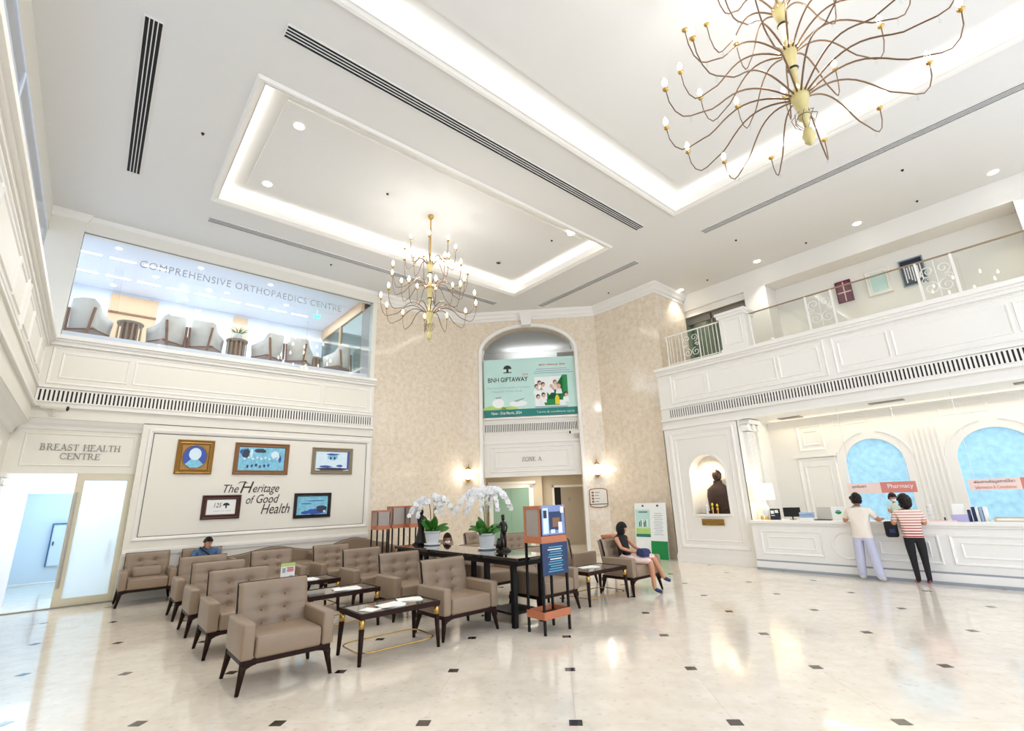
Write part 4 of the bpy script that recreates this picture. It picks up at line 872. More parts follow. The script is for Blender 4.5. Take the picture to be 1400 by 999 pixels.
# chandeliers
def chandelier(loc, label, K=1.):
    c = thing('chandelier', label, 'chandelier', loc, group='tiered chandeliers in the coffers')
    MB().lathe([(.07, 3.11), (.07, 3.08), (.045, 3.03), (.02, 3.0)], n=16).build('ceiling_canopy', 'brass', c, True)
    MB().tube([(0, 0, 3.02), (0, 0, 1.95)], .017, 8).build('rod', 'brass', c)
    col = [(.012, 1.98), (.03, 1.95), (.045, 1.9), (.075, 1.87), (.07, 1.8), (.04, 1.66), (.05, 1.6), (.028, 1.56), (.028, 1.4), (.05, 1.34), (.08, 1.27), (.075, 1.2), (.042, 1.04), (.05, .98), (.028, .94), (.028, .78), (.05, .72), (.09, .66), (.085, .58), (.045, .42), (.06, .38), (.055, .34), (.03, .32), (.025, .22), (.05, .17), (.062, .12), (.045, .07), (.05, .05), (.02, .01), (.004, 0)]
    MB().lathe(col, n=16).build('stem', 'gold_cream', c, True)
    for (r0, r1, z0, z1) in ((.03, .058, 1.57, 1.65), (.03, .058, .95, 1.03), (.03, .062, .33, .4), (.04, .058, .09, .14)):
        MB().lathe([(r0, z0), (r1, (z0 + z1) / 2), (r0, z1)], n=16).build('collar', 'bronze', c, True)
    w = MB()
    for k in range(8):
        a = k * PI / 4; w.tube([(.03 * math.cos(a), .03 * math.sin(a), .2), (.1 * math.cos(a), .1 * math.sin(a), .28), (.12 * math.cos(a + .3), .12 * math.sin(a + .3), .36), (.07 * math.cos(a + .5), .07 * math.sin(a + .5), .4)], .004, 5)
    w.build('wire_basket', 'bronze_arm', c)
    for (hz, n, R, rise, ph) in ((.62, 12 if K == 1 else 14, 1.06 * K, .36, .1), (1.22, 12, .86 * K, .46, .35), (1.82, 8, .58 * K, .52, .2)):
        pts = []
        for k in range(19):
            s = k / 18
            if s < .8:
                u = s / .8; r = .06 + (R * .86 - .06) * u; z = .2 * math.sin(u * PI * 1.0) * (1 - u) * 1.5 - .1 * u * u * u + .06 * u
                z = .17 * math.sin(PI * min(1, u * 1.35)) - .12 * (max(0, u - .45) / .55) ** 1.6
            else:
                u = (s - .8) / .2; r = R * .86 + (R * .14) * math.sin(u * PI / 2); z = -.12 + (rise + .12) * (1 - math.cos(u * PI / 2)) * .8
            pts.append((r, 0, z))
        arm = MB().tube(pts, [.011 - .005 * k / 18 for k in range(19)], 6).mesh('arm', 'bronze_arm', True); e = pts[-1]
        cup = MB().lathe([(.006, -.02), (.03, 0), (.034, .012), (.012, .02), (.012, .05)], e, 10).mesh('candle_cup', 'brass', True)
        bulb = MB().lathe([(.012, .05), (.026, .08), (.03, .105), (.018, .14), (.004, .17)], e, 10).mesh('bulb', 'bulb', True)
        drop = MB().lathe([(.002, 0), (.014, -.035), (.012, -.05), (.003, -.065)], (R * .84, 0, -.13), 8).mesh('crystal_drop', 'glass', True)
        for k in range(n):
            rot = (0, 0, ph + 2 * PI * k / n); a = put('arm', arm, c, (0, 0, hz), rot=rot)
            for nm, me in (('candle_cup', cup), ('bulb', bulb), ('crystal_drop', drop)): put(nm, me, a)
    point_light('chandelier_lamp', (0, 0, 1.3), 100, (1, .97, .93), .12, c)
    return c
chandelier((5.16, 8.7, 5.1), 'whole tiered brass chandelier with lit bulbs hanging in the small coffer')
chandelier((5.16, 1.09, 5.12), 'near tiered brass chandelier cut off at the top edge', 1.3)
# ------------------------------------------------------------------ seating
def tuft_back(w, hgt, thick, cols, rows):
    """tufted cushion, front towards -y, base at z=0"""
    pts = [(-.5 * w + w * (c + 1) / (cols + 1) if cols == 2 else 0, hgt * z) for c in range(cols) for z in rows]
    def dep(x, z):
        d = 0
        for px, pz in pts: d += .032 * math.exp(-((x - px) ** 2 + (z - pz) ** 2) / .0012) + .016 * math.exp(-((x - px) ** 2 + (z - pz) ** 2) / .012)
        for pz in rows: d += .009 * math.exp(-((z - hgt * pz) / .016) ** 2)
        ex = min((w / 2 - abs(x)) / .06, 1); ez = min(z / .05, (hgt - z) / .05, 1)
        return d + .03 * (1 - math.sqrt(max(0, 1 - (1 - max(0, ex)) ** 2))) + .03 * (1 - math.sqrt(max(0, 1 - (1 - max(0, ez)) ** 2)))
    nu, nv = 26, 22
    b = MB().grid(lambda u, v: ((u - .5) * w, -thick + dep((u - .5) * w, v * hgt), v * hgt), nu, nv)
    e0 = [(-.5 * w + w * i / nu, 0) for i in range(nu + 1)]
    top = [((u / nu - .5) * w, hgt) for u in range(nu + 1)]
    y0 = -thick + dep(0, 0)
    b.add([(-w / 2, 0, 0), (w / 2, 0, 0), (w / 2, 0, hgt), (-w / 2, 0, hgt), (-w / 2, -thick + .06, 0), (w / 2, -thick + .06, 0), (w / 2, -thick + .06, hgt), (-w / 2, -thick + .06, hgt)],
          [(0, 1, 2, 3), (0, 3, 7, 4), (1, 5, 6, 2), (3, 2, 6, 7), (0, 4, 5, 1)])
    return b, pts
TB, TP = tuft_back(.72, .54, .14, 2, (.2, .45, .7))
TB_ME = TB.mesh('backrest', 'leather', True)
BTN = MB().ball((0, 0, 0), (.011, .006, .011), 8, 6).mesh('button', 'walnut', True)
SEAT_ME = MB().box(-.315, .315, -.37, .22, .285, .47).mesh('seat', 'leather', True, .03, 3)
ARM_ME = [MB().box(*((-.44, -.322) if s < 0 else (.322, .44)), -.37, .3, .285, .605).mesh('armrest', 'leather', True, .025, 3) for s in (-1, 1)]
LEG_ME = {}
for sx in (-1, 1):
    for sy in (-1, 1):
        LEG_ME[sx, sy] = MB().tube([(sx * .385, sy * .3, .285), (sx * .4, sy * .31, .2), (sx * .435, sy * .345, 0)], [.042, .033, .018], 8).mesh('leg', 'dark_wood', True)
def _apron():
    b = MB()
    for sy in (-.34, .3): b.hexa([(-.42, sy, .24), (.42, sy, .24), (.42, sy + .04, .24), (-.42, sy + .04, .24)], [(-.42, sy, .287), (.42, sy, .287), (.42, sy + .04, .287), (-.42, sy + .04, .287)])
    for sx in (-.42, .38): b.box(sx, sx + .04, -.3, .3, .24, .287)
    for sx in (-1, 1):   # curved knees
        for sy in (-.34, .34):
            P = [(sx * .42, .24)] + [(sx * (.42 - .13 * k / 5), .24 - .06 * (1 - k / 5) ** 2) for k in range(6)]
            b.prism(P, .036, lambda u, v, w, sy=sy: (u, sy - .018 + w, v))
    return b
APR_ME = _apron().mesh('seat_frame', 'dark_wood')
PIP_ME = MB().tube([(-.362, -.075, 0), (-.362, -.07, .545), (.362, -.07, .545), (.362, -.075, 0)], .011, 6).mesh('piping', 'piping', True)
PIL_ME = MB().box(-.24, .24, -.05, .05, -.1, .1).mesh('lumbar_pillow', 'leather', True, .045, 4)
def armchair(label, x, y, rz=0, group=None, pillow=False):
    """origin at floor centre, faces -y"""
    c = thing('armchair', label, 'armchair', (x, y, 0), rz, group)
    put('seat', SEAT_ME, c)
    for m in ARM_ME: put('armrest', m, c)
    b = put('backrest', TB_ME, c, (0, .33, .345), rot=(math.radians(-13), 0, 0))
    for px, pz in TP: put('button', BTN, b, (px, -.093, pz))
    put('piping', PIP_ME, b)
    for k in LEG_ME: put('leg', LEG_ME[k], c)
    put('seat_frame', APR_ME, c)
    if pillow: put('lumbar_pillow', PIL_ME, c, (0, .1, .55), rot=(math.radians(-15), 0, 0))
    return c
GL, GR = 'armchairs in rows left of the console', 'armchairs right of the console'
CY = .345   # front feet to chair centre
armchair('foreground taupe armchair, nearest to the camera', 1.75, 5.58 + CY, 0, GL)
armchair('taupe armchair directly behind the foreground armchair', 1.72, 7.12 + CY, 0, GL)
armchair('third taupe armchair in the left row from the camera', 1.72, 8.5 + CY, 0, GL)
armchair('fourth taupe armchair in the left row, in front of the seated man', 1.72, 9.86 + CY, 0, GL)
armchair('taupe armchair to the right of the nearest coffee table', 4.04, 5.64 + CY, 0, GL)
armchair('taupe armchair beside the second coffee table, under the far console end', 4.1, 7.08 + CY, 0, GL)
armchair('taupe armchair beside the third coffee table', 4.05, 8.45 + CY, 0, GL)
armchair('taupe armchair in the back row in front of the second sofa', 4.0, 9.86 + CY, 0, GL)
armchair('taupe armchair in the back row behind the table sign', 2.85, 9.86 + CY, 0, GL)
armchair('taupe armchair by the frosted door with a lumbar pillow', 1.09, 12.02 + CY, 0, None, True)
armchair('taupe armchair against the wall holding the man in blue', 2.03, 12.02 + CY, 0)
armchair('taupe armchair right behind the near newspaper stand', 5.68, 5.63 + CY, 0, GR)
armchair('taupe armchair seen under the console beside the dark statuette', 5.72, 7.1 + CY, 0, GR)
armchair('taupe armchair holding the masked person behind the orchids', 5.75, 8.5 + CY, 0, GR)
armchair('taupe armchair holding the woman in black', 7.86, 5.55 + CY, 0, GR)
armchair('taupe armchair turned sideways behind the right coffee table', 7.75, 7.35, PI / 2, GR)
armchair('taupe armchair by the arch behind the dark statuette', 7.85, 8.5 + CY, 0, GR)
armchair('taupe armchair by the arch behind the near orchid pot', 7.75, 9.86 + CY, 0, GR)
def sofa(label, x, y, w, pk):
    s = thing('sofa', label, 'sofa', (x, y, 0), group='camelback sofas along the wall')
    n = 24; top = [(-w / 2 + w * i / n, .66 + (pk - .66) * math.exp(-((i / n - .5) / .3) ** 2)) for i in range(n + 1)]
    MB().prism([(-w / 2, .3)] + top + [(w / 2, .3)], .16, lambda u, v, h: (u, .4 - h - (v - .3) * .12 + .08, v)).build('backrest', 'leather', s, bevel=.02)
    MB().tube([(u, .335 + .08 - (v - .3) * .12 - .02, v + .004) for u, v in top], .009, 6).build('piping', 'piping', s)
    for k in (-1, 1):
        MB().box(*sorted((k * .03, k * (w / 2 - .14))), -.38, .3, .3, .46).build('seat_cushion', 'leather', s, True, .03, 3)
        a = MB().box(*sorted((k * (w / 2 - .14), k * w / 2)), -.4, .36, .24, .56); a.tube([(k * (w / 2 - .07), -.4, .56), (k * (w / 2 - .07), .36, .58)], .085, 12); a.build('armrest', 'leather', s)
        for yy in (-.34, .34): MB().tube([(k * (w / 2 - .1), yy, .2), (k * (w / 2 - .08), yy, 0)], [.03, .018], 8).build('leg', 'dark_wood', s)
    MB().box(-w / 2 + .03, w / 2 - .03, -.38, .38, .18, .3).build('seat_frame', 'leather', s, bevel=.01)
sofa('camelback taupe sofa next to the seated man', 3.43, 12.3, 1.86, .8); sofa('taller camelback taupe sofa near the marble corner', 5.36, 12.3, 1.88, .86)

# coffee tables
def coffee_table(label, x, y, w=1.02, d=.62):
    t = thing('coffee_table', label, 'table', (x, y, 0), group='coffee tables with brass stretchers')
    a, b = w / 2, d / 2
    f = MB()
    for q in ((-a, a, -b, -b + .035), (-a, a, b - .035, b), (-a, -a + .035, -b + .035, b - .035), (a - .035, a, -b + .035, b - .035)): f.box(*q, .455, .51)
    f.build('table_frame', 'dark_wood', t); MB().box(-a + .035, a - .035, -b + .035, b - .035, .48, .505).build('table_top', 'stone_top', t)
    for sx in (-1, 1):
        for sy in (-1, 1):
            l = MB().tube([(sx * (a - .03), sy * (b - .03), .36), (sx * (a - .012), sy * (b - .012), 0)], [.031, .02], 10).build('leg', 'dark_wood', t, True)
            MB().tube([(sx * (a - .034), sy * (b - .034), .46), (sx * (a - .03), sy * (b - .03), .36)], [.032, .0325], 10).build('brass_collar', 'brass', l, True)
    r = .1; P = []
    for cx, cy, s0 in ((a - .06 - r, b - .06 - r, 0), (-a + .06 + r, b - .06 - r, 90), (-a + .06 + r, -b + .06 + r, 180), (a - .06 - r, -b + .06 + r, 270)):
        P += [(cx + r * 1.4 * math.cos(math.radians(s0 + 15 * k)), cy + r * 1.4 * math.sin(math.radians(s0 + 15 * k)), .11) for k in range(7)]
    MB().tube(P + P[:1], .008, 6).build('stretcher_ring', 'brass', t, True)
    return t
coffee_table('nearest coffee table, with fanned white leaflets', 2.98, 5.84)
coffee_table('second coffee table, with one magazine on it', 2.95, 7.42); coffee_table('third coffee table, with the printed menu sign on it', 2.92, 8.85)
coffee_table('coffee table beside the woman in black', 6.78, 5.86)
def sheets(label, x, y, z, n, w=.21, l=.29, rz=0, fan=.3, m='paper', cat='leaflet', name='leaflet'):
    t = thing(name, label, cat, (x, y, z), rz)
    for k in range(n):
        MB().box(-w / 2, w / 2, -l / 2, l / 2, k * .003, k * .003 + .0028).build('sheet', m, t).rotation_euler = (0, 0, fan * k / max(1, n - 1))
    return t
sheets('small white card on the near edge of the nearest coffee table', 2.66, 5.72, .506, 2, .16, .2, .4, .1)
sheets('fan of white leaflets lying across the nearest coffee table', 2.94, 5.76, .506, 5, .22, .3, 1.3, .5); sheets('white magazine lying at the right of the leaflet fan', 3.27, 5.9, .506, 3, .22, .3, 1.1, .2, name='magazine', cat='magazine')
sheets('open white magazine on the second coffee table', 3.05, 7.35, .506, 4, .26, .36, 1.2, .3, name='magazine', cat='magazine'); sheets('white leaflets on the third coffee table', 2.95, 8.8, .506, 4, .26, .34, 1.2, .5)
sheets('white booklet on the table beside the woman in black', 6.75, 5.95, .506, 3, .22, .34, 1.25, .25, name='booklet', cat='booklet')
ts = thing('table_sign', 'upright white table sign with lime header and red lines', 'sign', (2.62, 8.72, .506), -.1)
MB().box(-.11, .11, -.05, .05, 0, .008).build('base', 'glass', ts); MB().box(-.105, .105, -.004, .004, .008, .3).build('card', 'paper', ts)
MB().box(-.105, .105, -.006, -.004, .25, .3).build('print_header', 'print_lime', ts); MB().box(-.105, .105, -.006, -.004, .01, .025).build('print_footer', 'print_red', ts)
for k in range(4): MB().box(-.01 - .01 * (k % 2), .085, -.006, -.004, .17 + k * .018, .182 + k * .018).build('print_line', 'print_red', ts)
MB().box(-.085, -.035, -.006, -.004, .16, .23).build('print_block', 'print_grey', ts); MB().box(.03, .08, -.006, -.004, .07, .11).build('print_block', 'print_grey', ts)

# console table
ct = thing('console_table', 'long black console table carrying orchids and statuettes', 'table', (4.92, 7.05, 0))
MB().box(-.35, .35, -1.76, 1.82, .855, .9).build('table_top', 'black_stone', ct, bevel=.008); MB().box(-.31, .31, -1.7, 1.76, .79, .855).build('apron', 'black_metal', ct)
for yy in (-1.56, -.95, .1, 1.0, 1.66):
    for sx in (-1, 1): MB().box(sx * .26 - .035, sx * .26 + .035, yy - .035, yy + .035, 0, .79).build('leg', 'black_metal', ct, bevel=.004)
MB().box(-.24, .24, -1.5, -.95, .14, .17).build('shelf', 'black_metal', ct); MB().box(-.02, .02, -.95, 1.66, .12, .16).build('stretcher', 'black_metal', ct)
# orchids
FL = MB()
for k, (l, w_) in enumerate(((.038, .026), (.034, .02), (.034, .02), (.036, .018), (.036, .018))):
    a = (PI / 2, PI / 2 + 2.2, PI / 2 - 2.2, PI / 2 + 1.1, PI / 2 - 1.1)[k]
    ca, sa = math.cos(a), math.sin(a)
    P = [(0, 0), (l * .5, w_), (l, w_ * .5), (l * 1.05, 0), (l, -w_ * .5), (l * .5, -w_)]
    FL.add([(p[0] * ca - p[1] * sa, -.006 * (i % 2) - .004, p[0] * sa + p[1] * ca) for i, p in enumerate(P)], [(0, 1, 2, 3), (0, 3, 4, 5)])
FL.ball((0, -.008, 0), .008, 6, 4)
FL_ME = FL.mesh('flower', 'petal', True)
def leafmesh(l, w, droop):
    def fn(u, v):
        x = (u - .5) * 2; r = l * v; wd = w * math.sin(PI * min(1, .08 + v * .95)) ** .7
        return (r * math.cos(droop * v * .9), x * wd, l * .6 * v - droop * l * .5 * v * v + .02 * abs(x))
    b = MB().grid(fn, 4, 8); return b.mesh('leaf', 'leaf', True)
LFM = [leafmesh(.38, .068, .7), leafmesh(.33, .07, .3), leafmesh(.3, .064, 1.1)]
def orchid(label, x, y, sc, stems, seed, nl):
    r = random.Random(seed); o = thing('potted_orchid', label, 'orchid', (x, y, .9))
    MB().lathe([(.13, 0), (.15, .012), (.16, .035), (.15, .035), (.12, .02)], n=24).build('saucer', 'pot_white', o, True)
    pt = MB().lathe([(.105, .02), (.11, .03), (.14, .2), (.142, .225), (.155, .23), (.155, .255), (.135, .255), (.13, .22)], n=24).build('pot', 'pot_white', o, True)
    MB().lathe([(.12, .21), (.12, .225)], n=20).build('soil', 'soil', o)
    for k in range(nl):
        l = put('leaf', LFM[k % 3], o, (0, 0, .22), rot=(r.uniform(-.9, .9), r.uniform(-.7, .05), 2 * PI * k / nl + r.uniform(-.25, .25)))
    for (dx, dy, h, reach, nf) in stems:   # plan direction, stem height, arc reach
        P = []
        for k in range(17):
            s = k / 16
            if s < .5: u = s / .5; P.append((dx * (.03 + .09 * u * u), dy * (.03 + .09 * u * u), .22 + (h - .22) * math.sin(u * PI / 2)))
            else: u = (s - .5) / .5; P.append((dx * (.12 + (reach - .05) * u), dy * (.12 + (reach - .05) * u), h + .03 * math.sin(u * PI) - (h * .32) * u ** 2.0))
        st = MB().tube(P, [.006 - .003 * k / 16 for k in range(17)], 5).build('stem', 'stem', o, True)
        for k in range(nf):
            s = .46 + .54 * k / (nf - 1); i = min(15, int(s * 16)); f_ = s * 16 - i; a, b = Vector(P[i]), Vector(P[i + 1]); p = a + (b - a) * f_
            side = 1 if k % 2 else -1
            p += Vector((-dy * .028 * side, dx * .028 * side, -.02 + r.uniform(-.012, .012)))
            fl = put('flower', FL_ME, st, p, rot=(r.uniform(-.3, .4), r.uniform(-.3, .3), r.uniform(-1.4, .2))); z = sc * r.uniform(1.45, 1.8) * (1 - .3 * k / nf); fl.scale = (z, z, z)
    return o
orchid('white orchid in a white pot at the far end of the console', 5.05, 8.29, 1.1, [(-.75, .64, .84, .38, 12), (-.6, .5, .8, .3, 11), (.3, -.2, .9, .12, 9), (.6, -.5, .86, .16, 10), (.75, -.62, .86, .34, 11)], 2, 15)
orchid('larger white orchid in a white pot at the console centre', 5.11, 6.68, 1.15, [(-.76, .64, .94, .44, 15), (-.66, .6, .9, .3, 12), (-.3, .25, .97, .12, 9), (.2, -.1, .96, .14, 10), (.5, -.5, .95, .2, 12), (.76, -.62, .95, .36, 13)], 5, 15)
# statuettes
st = thing('statuette', 'dark bronze robed statuette at the far end of the console', 'statuette', (5.0, 8.62, .9))
MB().box(-.13, .13, -.1, .1, 0, .025).build('base', 'bronze', st)
MB().lathe([(.15, .02), (.12, .06), (.1, .12), (.075, .22), (.06, .32), (.075, .4), (.085, .46), (.06, .52), (.03, .545), (.028, .56)], n=16).ball((0, 0, .6), (.042, .045, .055)).tube([(.07, 0, .5), (.1, -.05, .42), (.04, -.09, .4)], [.026, .022, .018]).tube([(-.07, 0, .5), (-.11, -.02, .55), (-.06, -.06, .66)], [.026, .02, .014]).ball((0, .03, .64), (.03, .03, .04)).build('figure', 'bronze', st, True)
st = thing('statuette', 'slim dark bronze standing figure beside the larger orchid', 'statuette', (5.12, 6.26, .9))
MB().lathe([(.12, 0), (.12, .02), (.09, .035), (.07, .05)], n=18).build('base', 'bronze', st)
MB().tube([(-.03, 0, .04), (-.03, .01, .15), (-.02, 0, .27)], [.02, .024, .032], 8).tube([(.05, .01, .04), (.04, 0, .15), (.02, 0, .27)], [.018, .022, .03], 8).tube([(0, 0, .25), (0, 0, .33), (0, .005, .42), (0, 0, .455)], [.045, .036, .052, .022], 10).tube([(.05, 0, .42), (.1, .02, .35), (.04, -.02, .28)], [.016, .014, .012], 7).tube([(-.05, 0, .42), (-.12, -.03, .36), (-.17, -.05, .38)], [.016, .014, .012], 7).ball((0, -.005, .49), (.027, .03, .036)).tube([(-.03, 0, .52), (0, 0, .535), (.035, 0, .53)], [.012, .026, .01], 8).tube([(-.1, .0, .05), (-.07, .02, .18), (-.05, .02, .12)], [.05, .03, .02], 7).build('figure', 'bronze', st, True)

# newspaper stands
def stand(label, x, y, poster=True, w=.48, d=.33, H=1.58, rz=0):
    s = thing('newspaper_stand', label, 'stand', (x, y, 0), rz, 'orange-banded newspaper stands'); a, b = w / 2, d / 2
    for sx in (-1, 1):
        for sy in (-1, 1): MB().box(sx * (a - .014) - .014, sx * (a - .014) + .014, sy * (b - .014) - .014, sy * (b - .014) + .014, 0, H).build('leg', 'black_metal', s)
    def band(z0, z1, nm):
        t = MB()
        for q in ((-a - .004, a + .004, -b - .004, -b + .008), (-a - .004, a + .004, b - .008, b + .004), (-a - .004, -a + .008, -b + .008, b - .008), (a - .008, a + .004, -b + .008, b - .008)): t.box(*q, z0, z1)
        t.build(nm, 'orange_wood', s)
    band(1.1, 1.19, 'lower_band'); band(H - .04, H, 'top_band'); band(.18, .27, 'tray_band')
    MB().box(-a + .01, a - .01, -b + .01, b - .01, .19, .205).build('tray', 'black_metal', s); MB().box(-a + .01, a - .01, -b + .01, b - .01, 1.12, 1.14).build('shelf', 'black_metal', s)
    for sx in (-1, 1):
        for q in ((-b, -b + .04), (b - .04, b)): MB().box(*sorted((sx * (a - .006), sx * (a + .004))), *q, 1.19, H - .04).build('corner_board', 'orange_wood', s)
        MB().box(*sorted((sx * (a - .012), sx * (a - .004))), -b + .04, b - .04, 1.19, H - .04).build('side_panel', 'acrylic_grey', s)
    if poster:
        f = MB().box(-a + .02, a - .02, -b - .008, -b + .002, 1.2, H + .005).build('front_poster', 'poster_photo', s)
        pz_ = -b - .01
        for q in ((-.2, -.1, 1.22, 1.55, 'pic_pale'), (-.08, .16, 1.26, 1.5, 'poster_blue'), (-.02, .12, 1.3, 1.42, 'frame_oak'), (.09, .16, 1.22, 1.36, 'print_white'), (-.06, .02, 1.22, 1.27, 'pic_pale'), (.14, .2, 1.48, 1.56, 'print_white'), (-.19, -.13, 1.42, 1.52, 'pic_dark')): pz_ -= .0008; MB().box(q[0], q[1], pz_, -b - .008, q[2], q[3]).build('print_shape', q[4], f)
        g = MB().box(-a + .0, a, -b - .012, -b - .004, .7, 1.1).build('lower_poster', 'poster_blue', s)
        for k in range(11): MB().box(-.14 + .02 * (k % 3), .14 - .025 * (k % 2), -b - .015, -b - .012, .74 + k * .03, .752 + k * .03).build('print_line', 'print_white' if k in (5, 9) else 'print_blue', g)
    else:
        MB().box(-a + .02, a - .02, -b - .004, -b + .002, 1.19, H - .04).build('front_panel', 'acrylic_grey', s)
    return s
stand('tall newspaper stand with blue posters in front of the console', 4.89, 5.06)
stand('newspaper stand at the marble corner, left of the three', 5.34, 11.1, False, .32, .33, 1.53); stand('newspaper stand at the marble corner, middle of the three', 5.84, 11.3, False, .34, .3, 1.61); stand('newspaper stand at the marble corner, right of the three', 6.2, 11.1, False, .36, .33, 1.61)
# low wooden stand behind the woman
ls = thing('side_stand', 'small brown wooden stand behind the woman in black', 'stand', (10.1, 8.05, 0)); MB().box(-.22, .22, -.18, .18, .68, .75).build('top', 'orange_wood', ls)
MB().box(-.2, .2, -.16, .16, .62, .68).build('drawer', 'dark_wood', ls)
for sx in (-1, 1):
    for sy in (-1, 1): MB().box(sx * .18 - .016, sx * .18 + .016, sy * .14 - .016, sy * .14 + .016, 0, .62).build('leg', 'dark_wood', ls)

# standing display boards against the marble
def standee(label, x, y, w, rz, top, kind):
    s = thing('display_board', label, 'display board', (x, y, 0), rz); t = math.radians(5)
    b = MB().box(-w / 2, w / 2, -.008, .008, 0, 1.46).build('board', 'print_white', s); b.rotation_euler = (-t, 0, 0)
    P = lambda u0, u1, z0, z1, m, nm='print_shape', h=.0: MB().box(u0, u1, -.011 - h, -.008, z0, z1).build(nm, m, b)
    if kind == 0:
        P(-w / 2 + .03, w / 2 - .03, .55, 1.28, 'print_mint'); P(-w / 2 + .03, w / 2 - .03, .62, .78, 'print_lime', h=.002); P(-w / 2 + .03, w / 2 - .03, .55, .63, 'print_teal', h=.003)
        for k in range(6): P(-.14 + k * .05, -.11 + k * .05, .82, .95 + .04 * (k % 3), ('print_dark', 'print_green', 'print_white')[k % 3], h=.002)
        P(-.15, .15, 1.2, 1.23, 'print_teal', h=.002)
    else:
        P(-w / 2, w / 2, 0, .46, 'print_green')
        for k in range(12): P(-.15 + .02 * (k % 3), .15 - .03 * (k % 2), .62 + k * .05, .632 + k * .05, 'print_grey', 'print_line')
    P(-.03, .03, 1.36, 1.41, 'print_dark')
    MB().hexa([(-.03, .02, 0), (.03, .02, 0), (.03, .24, 0), (-.03, .24, 0)], [(-.03, .1, .9), (.03, .1, .9), (.03, .11, .9), (-.03, .11, .9)]).build('easel_foot', 'black_metal', s)
standee('display board with mint family poster leaning near the marble wall', 11.93, 8.42, .56, -PI / 2, 1.46, 0); standee('white display board with solid green base near the niche', 11.9, 7.92, .52, -PI / 2, 1.46, 1)
# ------------------------------------------------------------------ pharmacy counter and what stands on it
pc = thing('pharmacy_counter', 'long white panelled pharmacy counter', 'counter', (11.9, 2, 0)); o = Vector(pc.location)
b = MB().box(-.27, .3, -4.9, 3.24, .18, .98); b.build('body', 'counter_paint', pc)
MB().box(-.33, .36, -4.9, 3.26, .98, 1.04).box(-.3, .3, -4.9, 3.25, .94, .98).build('worktop', 'counter_paint', pc, bevel=.006); MB().box(-.29, .28, -4.9, 3.24, 0, .18).build('plinth', 'counter_paint', pc)
MB().box(-.31, -.29, -4.9, 3.25, 0, .05).build('kick_strip', 'kick_grey', pc); MB().box(-.285, -.27, -4.9, 3.24, .18, .21).build('base_bead', 'kick_grey', pc)
fn = lambda u, v, h: (-.27 - h, u - 2, v)
for u0, u1 in ((3.84, 5.08), (1.98, 3.02), (.1, 1.84), (-1.7, -.1)):
    MB().frame(fn, u0, u1, .33, .83, .05, .025).build('panel_moulding', 'counter_paint', pc); MB().frame(fn, u0 + .14, u1 - .14, .45, .71, .035, .018).build('panel_moulding', 'counter_paint', pc)
n = 32; rr = lambda r, h: [fn(3.42 + r * math.cos(2 * PI * k / n), .58 + r * math.sin(2 * PI * k / n), h) for k in range(n)]
MB().add(rr(.27, 0) + rr(.255, .025) + rr(.235, .02) + rr(.22, 0), [(j * n + k, j * n + (k + 1) % n, (j + 1) * n + (k + 1) % n, (j + 1) * n + k) for j in range(3) for k in range(n)]).build('round_moulding', 'counter_paint', pc)
Z = 1.04
# table lamp
l = thing('table_lamp', 'lit table lamp with drum shade on the counter by the niche', 'lamp', (12.0, 5.02, Z))
MB().lathe([(.08, 0), (.08, .02), (.03, .04)], n=18).build('base', 'brass', l, True); MB().lathe([(.03, .04), (.07, .1), (.09, .18), (.06, .3), (.02, .36), (.015, .44)], n=18).build('body', 'pot_white', l, True); MB().tube([(0, 0, .42), (0, 0, .76)], .008).build('rod', 'brass', l)
sh = MB(); n = 28; sh.add([(r * math.cos(2 * PI * k / n), r * math.sin(2 * PI * k / n), z) for r, z in ((.23, .44), (.215, .8), (.209, .8), (.224, .44)) for k in range(n)], [(j * n + k, j * n + (k + 1) % n, (j + 1) % 4 * n + (k + 1) % n, (j + 1) % 4 * n + k) for j in range(4) for k in range(n)])
sh.build('lamp_shade', 'shade_lit', l, True); MB().ball((0, 0, .58), .04).build('bulb', 'bulb', l, True); point_light('lamp_light', (0, 0, .62), 8, (1, .85, .6), .05, l)
def monitor(name, label, x, y, w, h, rz, m='screen_black', stand=True, cat='monitor'):
    t = thing(name, label, cat, (x, y, Z), rz)
    MB().box(-w / 2, w / 2, -.012, .012, .06, .06 + h).build('screen_shell', 'screen_black', t, bevel=.004); MB().box(-w / 2 + .012, w / 2 - .012, .012, .014, .072, .048 + h).build('screen', m, t)
    MB().tube([(0, 0, 0), (0, 0, .1)], .015).build('neck', 'screen_black', t); MB().lathe([(.07, 0), (.07, .008)], n=14).build('foot', 'screen_black', t)
    return t
monitor('monitor', 'black monitor on the counter beside the lamp', 12.08, 4.5, .34, .2, PI / 2 + .2)
c = thing('card_holder', 'black card holder with white cards beside the lamp', 'card holder', (11.9, 4.8, Z), -PI / 2); MB().hexa([(-.1, -.03, 0), (.1, -.03, 0), (.1, .05, 0), (-.1, .05, 0)], [(-.1, .02, .24), (.1, .02, .24), (.1, .05, .24), (-.1, .05, .24)]).build('body', 'screen_black', c)
for q in ((-.08, -.01, .13, .2), (.01, .08, .15, .21), (-.08, 0, .04, .1)): MB().box(q[0], q[1], -.012, -.006, q[2], q[3]).build('card', 'paper', c)
for k, (dx, dy, h, m) in enumerate(((0, .0, .15, 'glass'), (.1, -.09, .1, 'brass'))):
    t = thing('counter_bottle', ('slim clear bottle beside the table lamp', 'short amber jar beside the table lamp')[k], 'bottle', (11.74 + dx * .5, 5.12 + dy * .8, Z)); MB().lathe([(.025, 0), (.028, .02), (.028, h * .7), (.012, h * .82), (.012, h)], n=12).build('body', m, t, True); MB().lathe([(.014, h), (.014, h + .02)], n=10).build('cap', 'trim_paint', t)
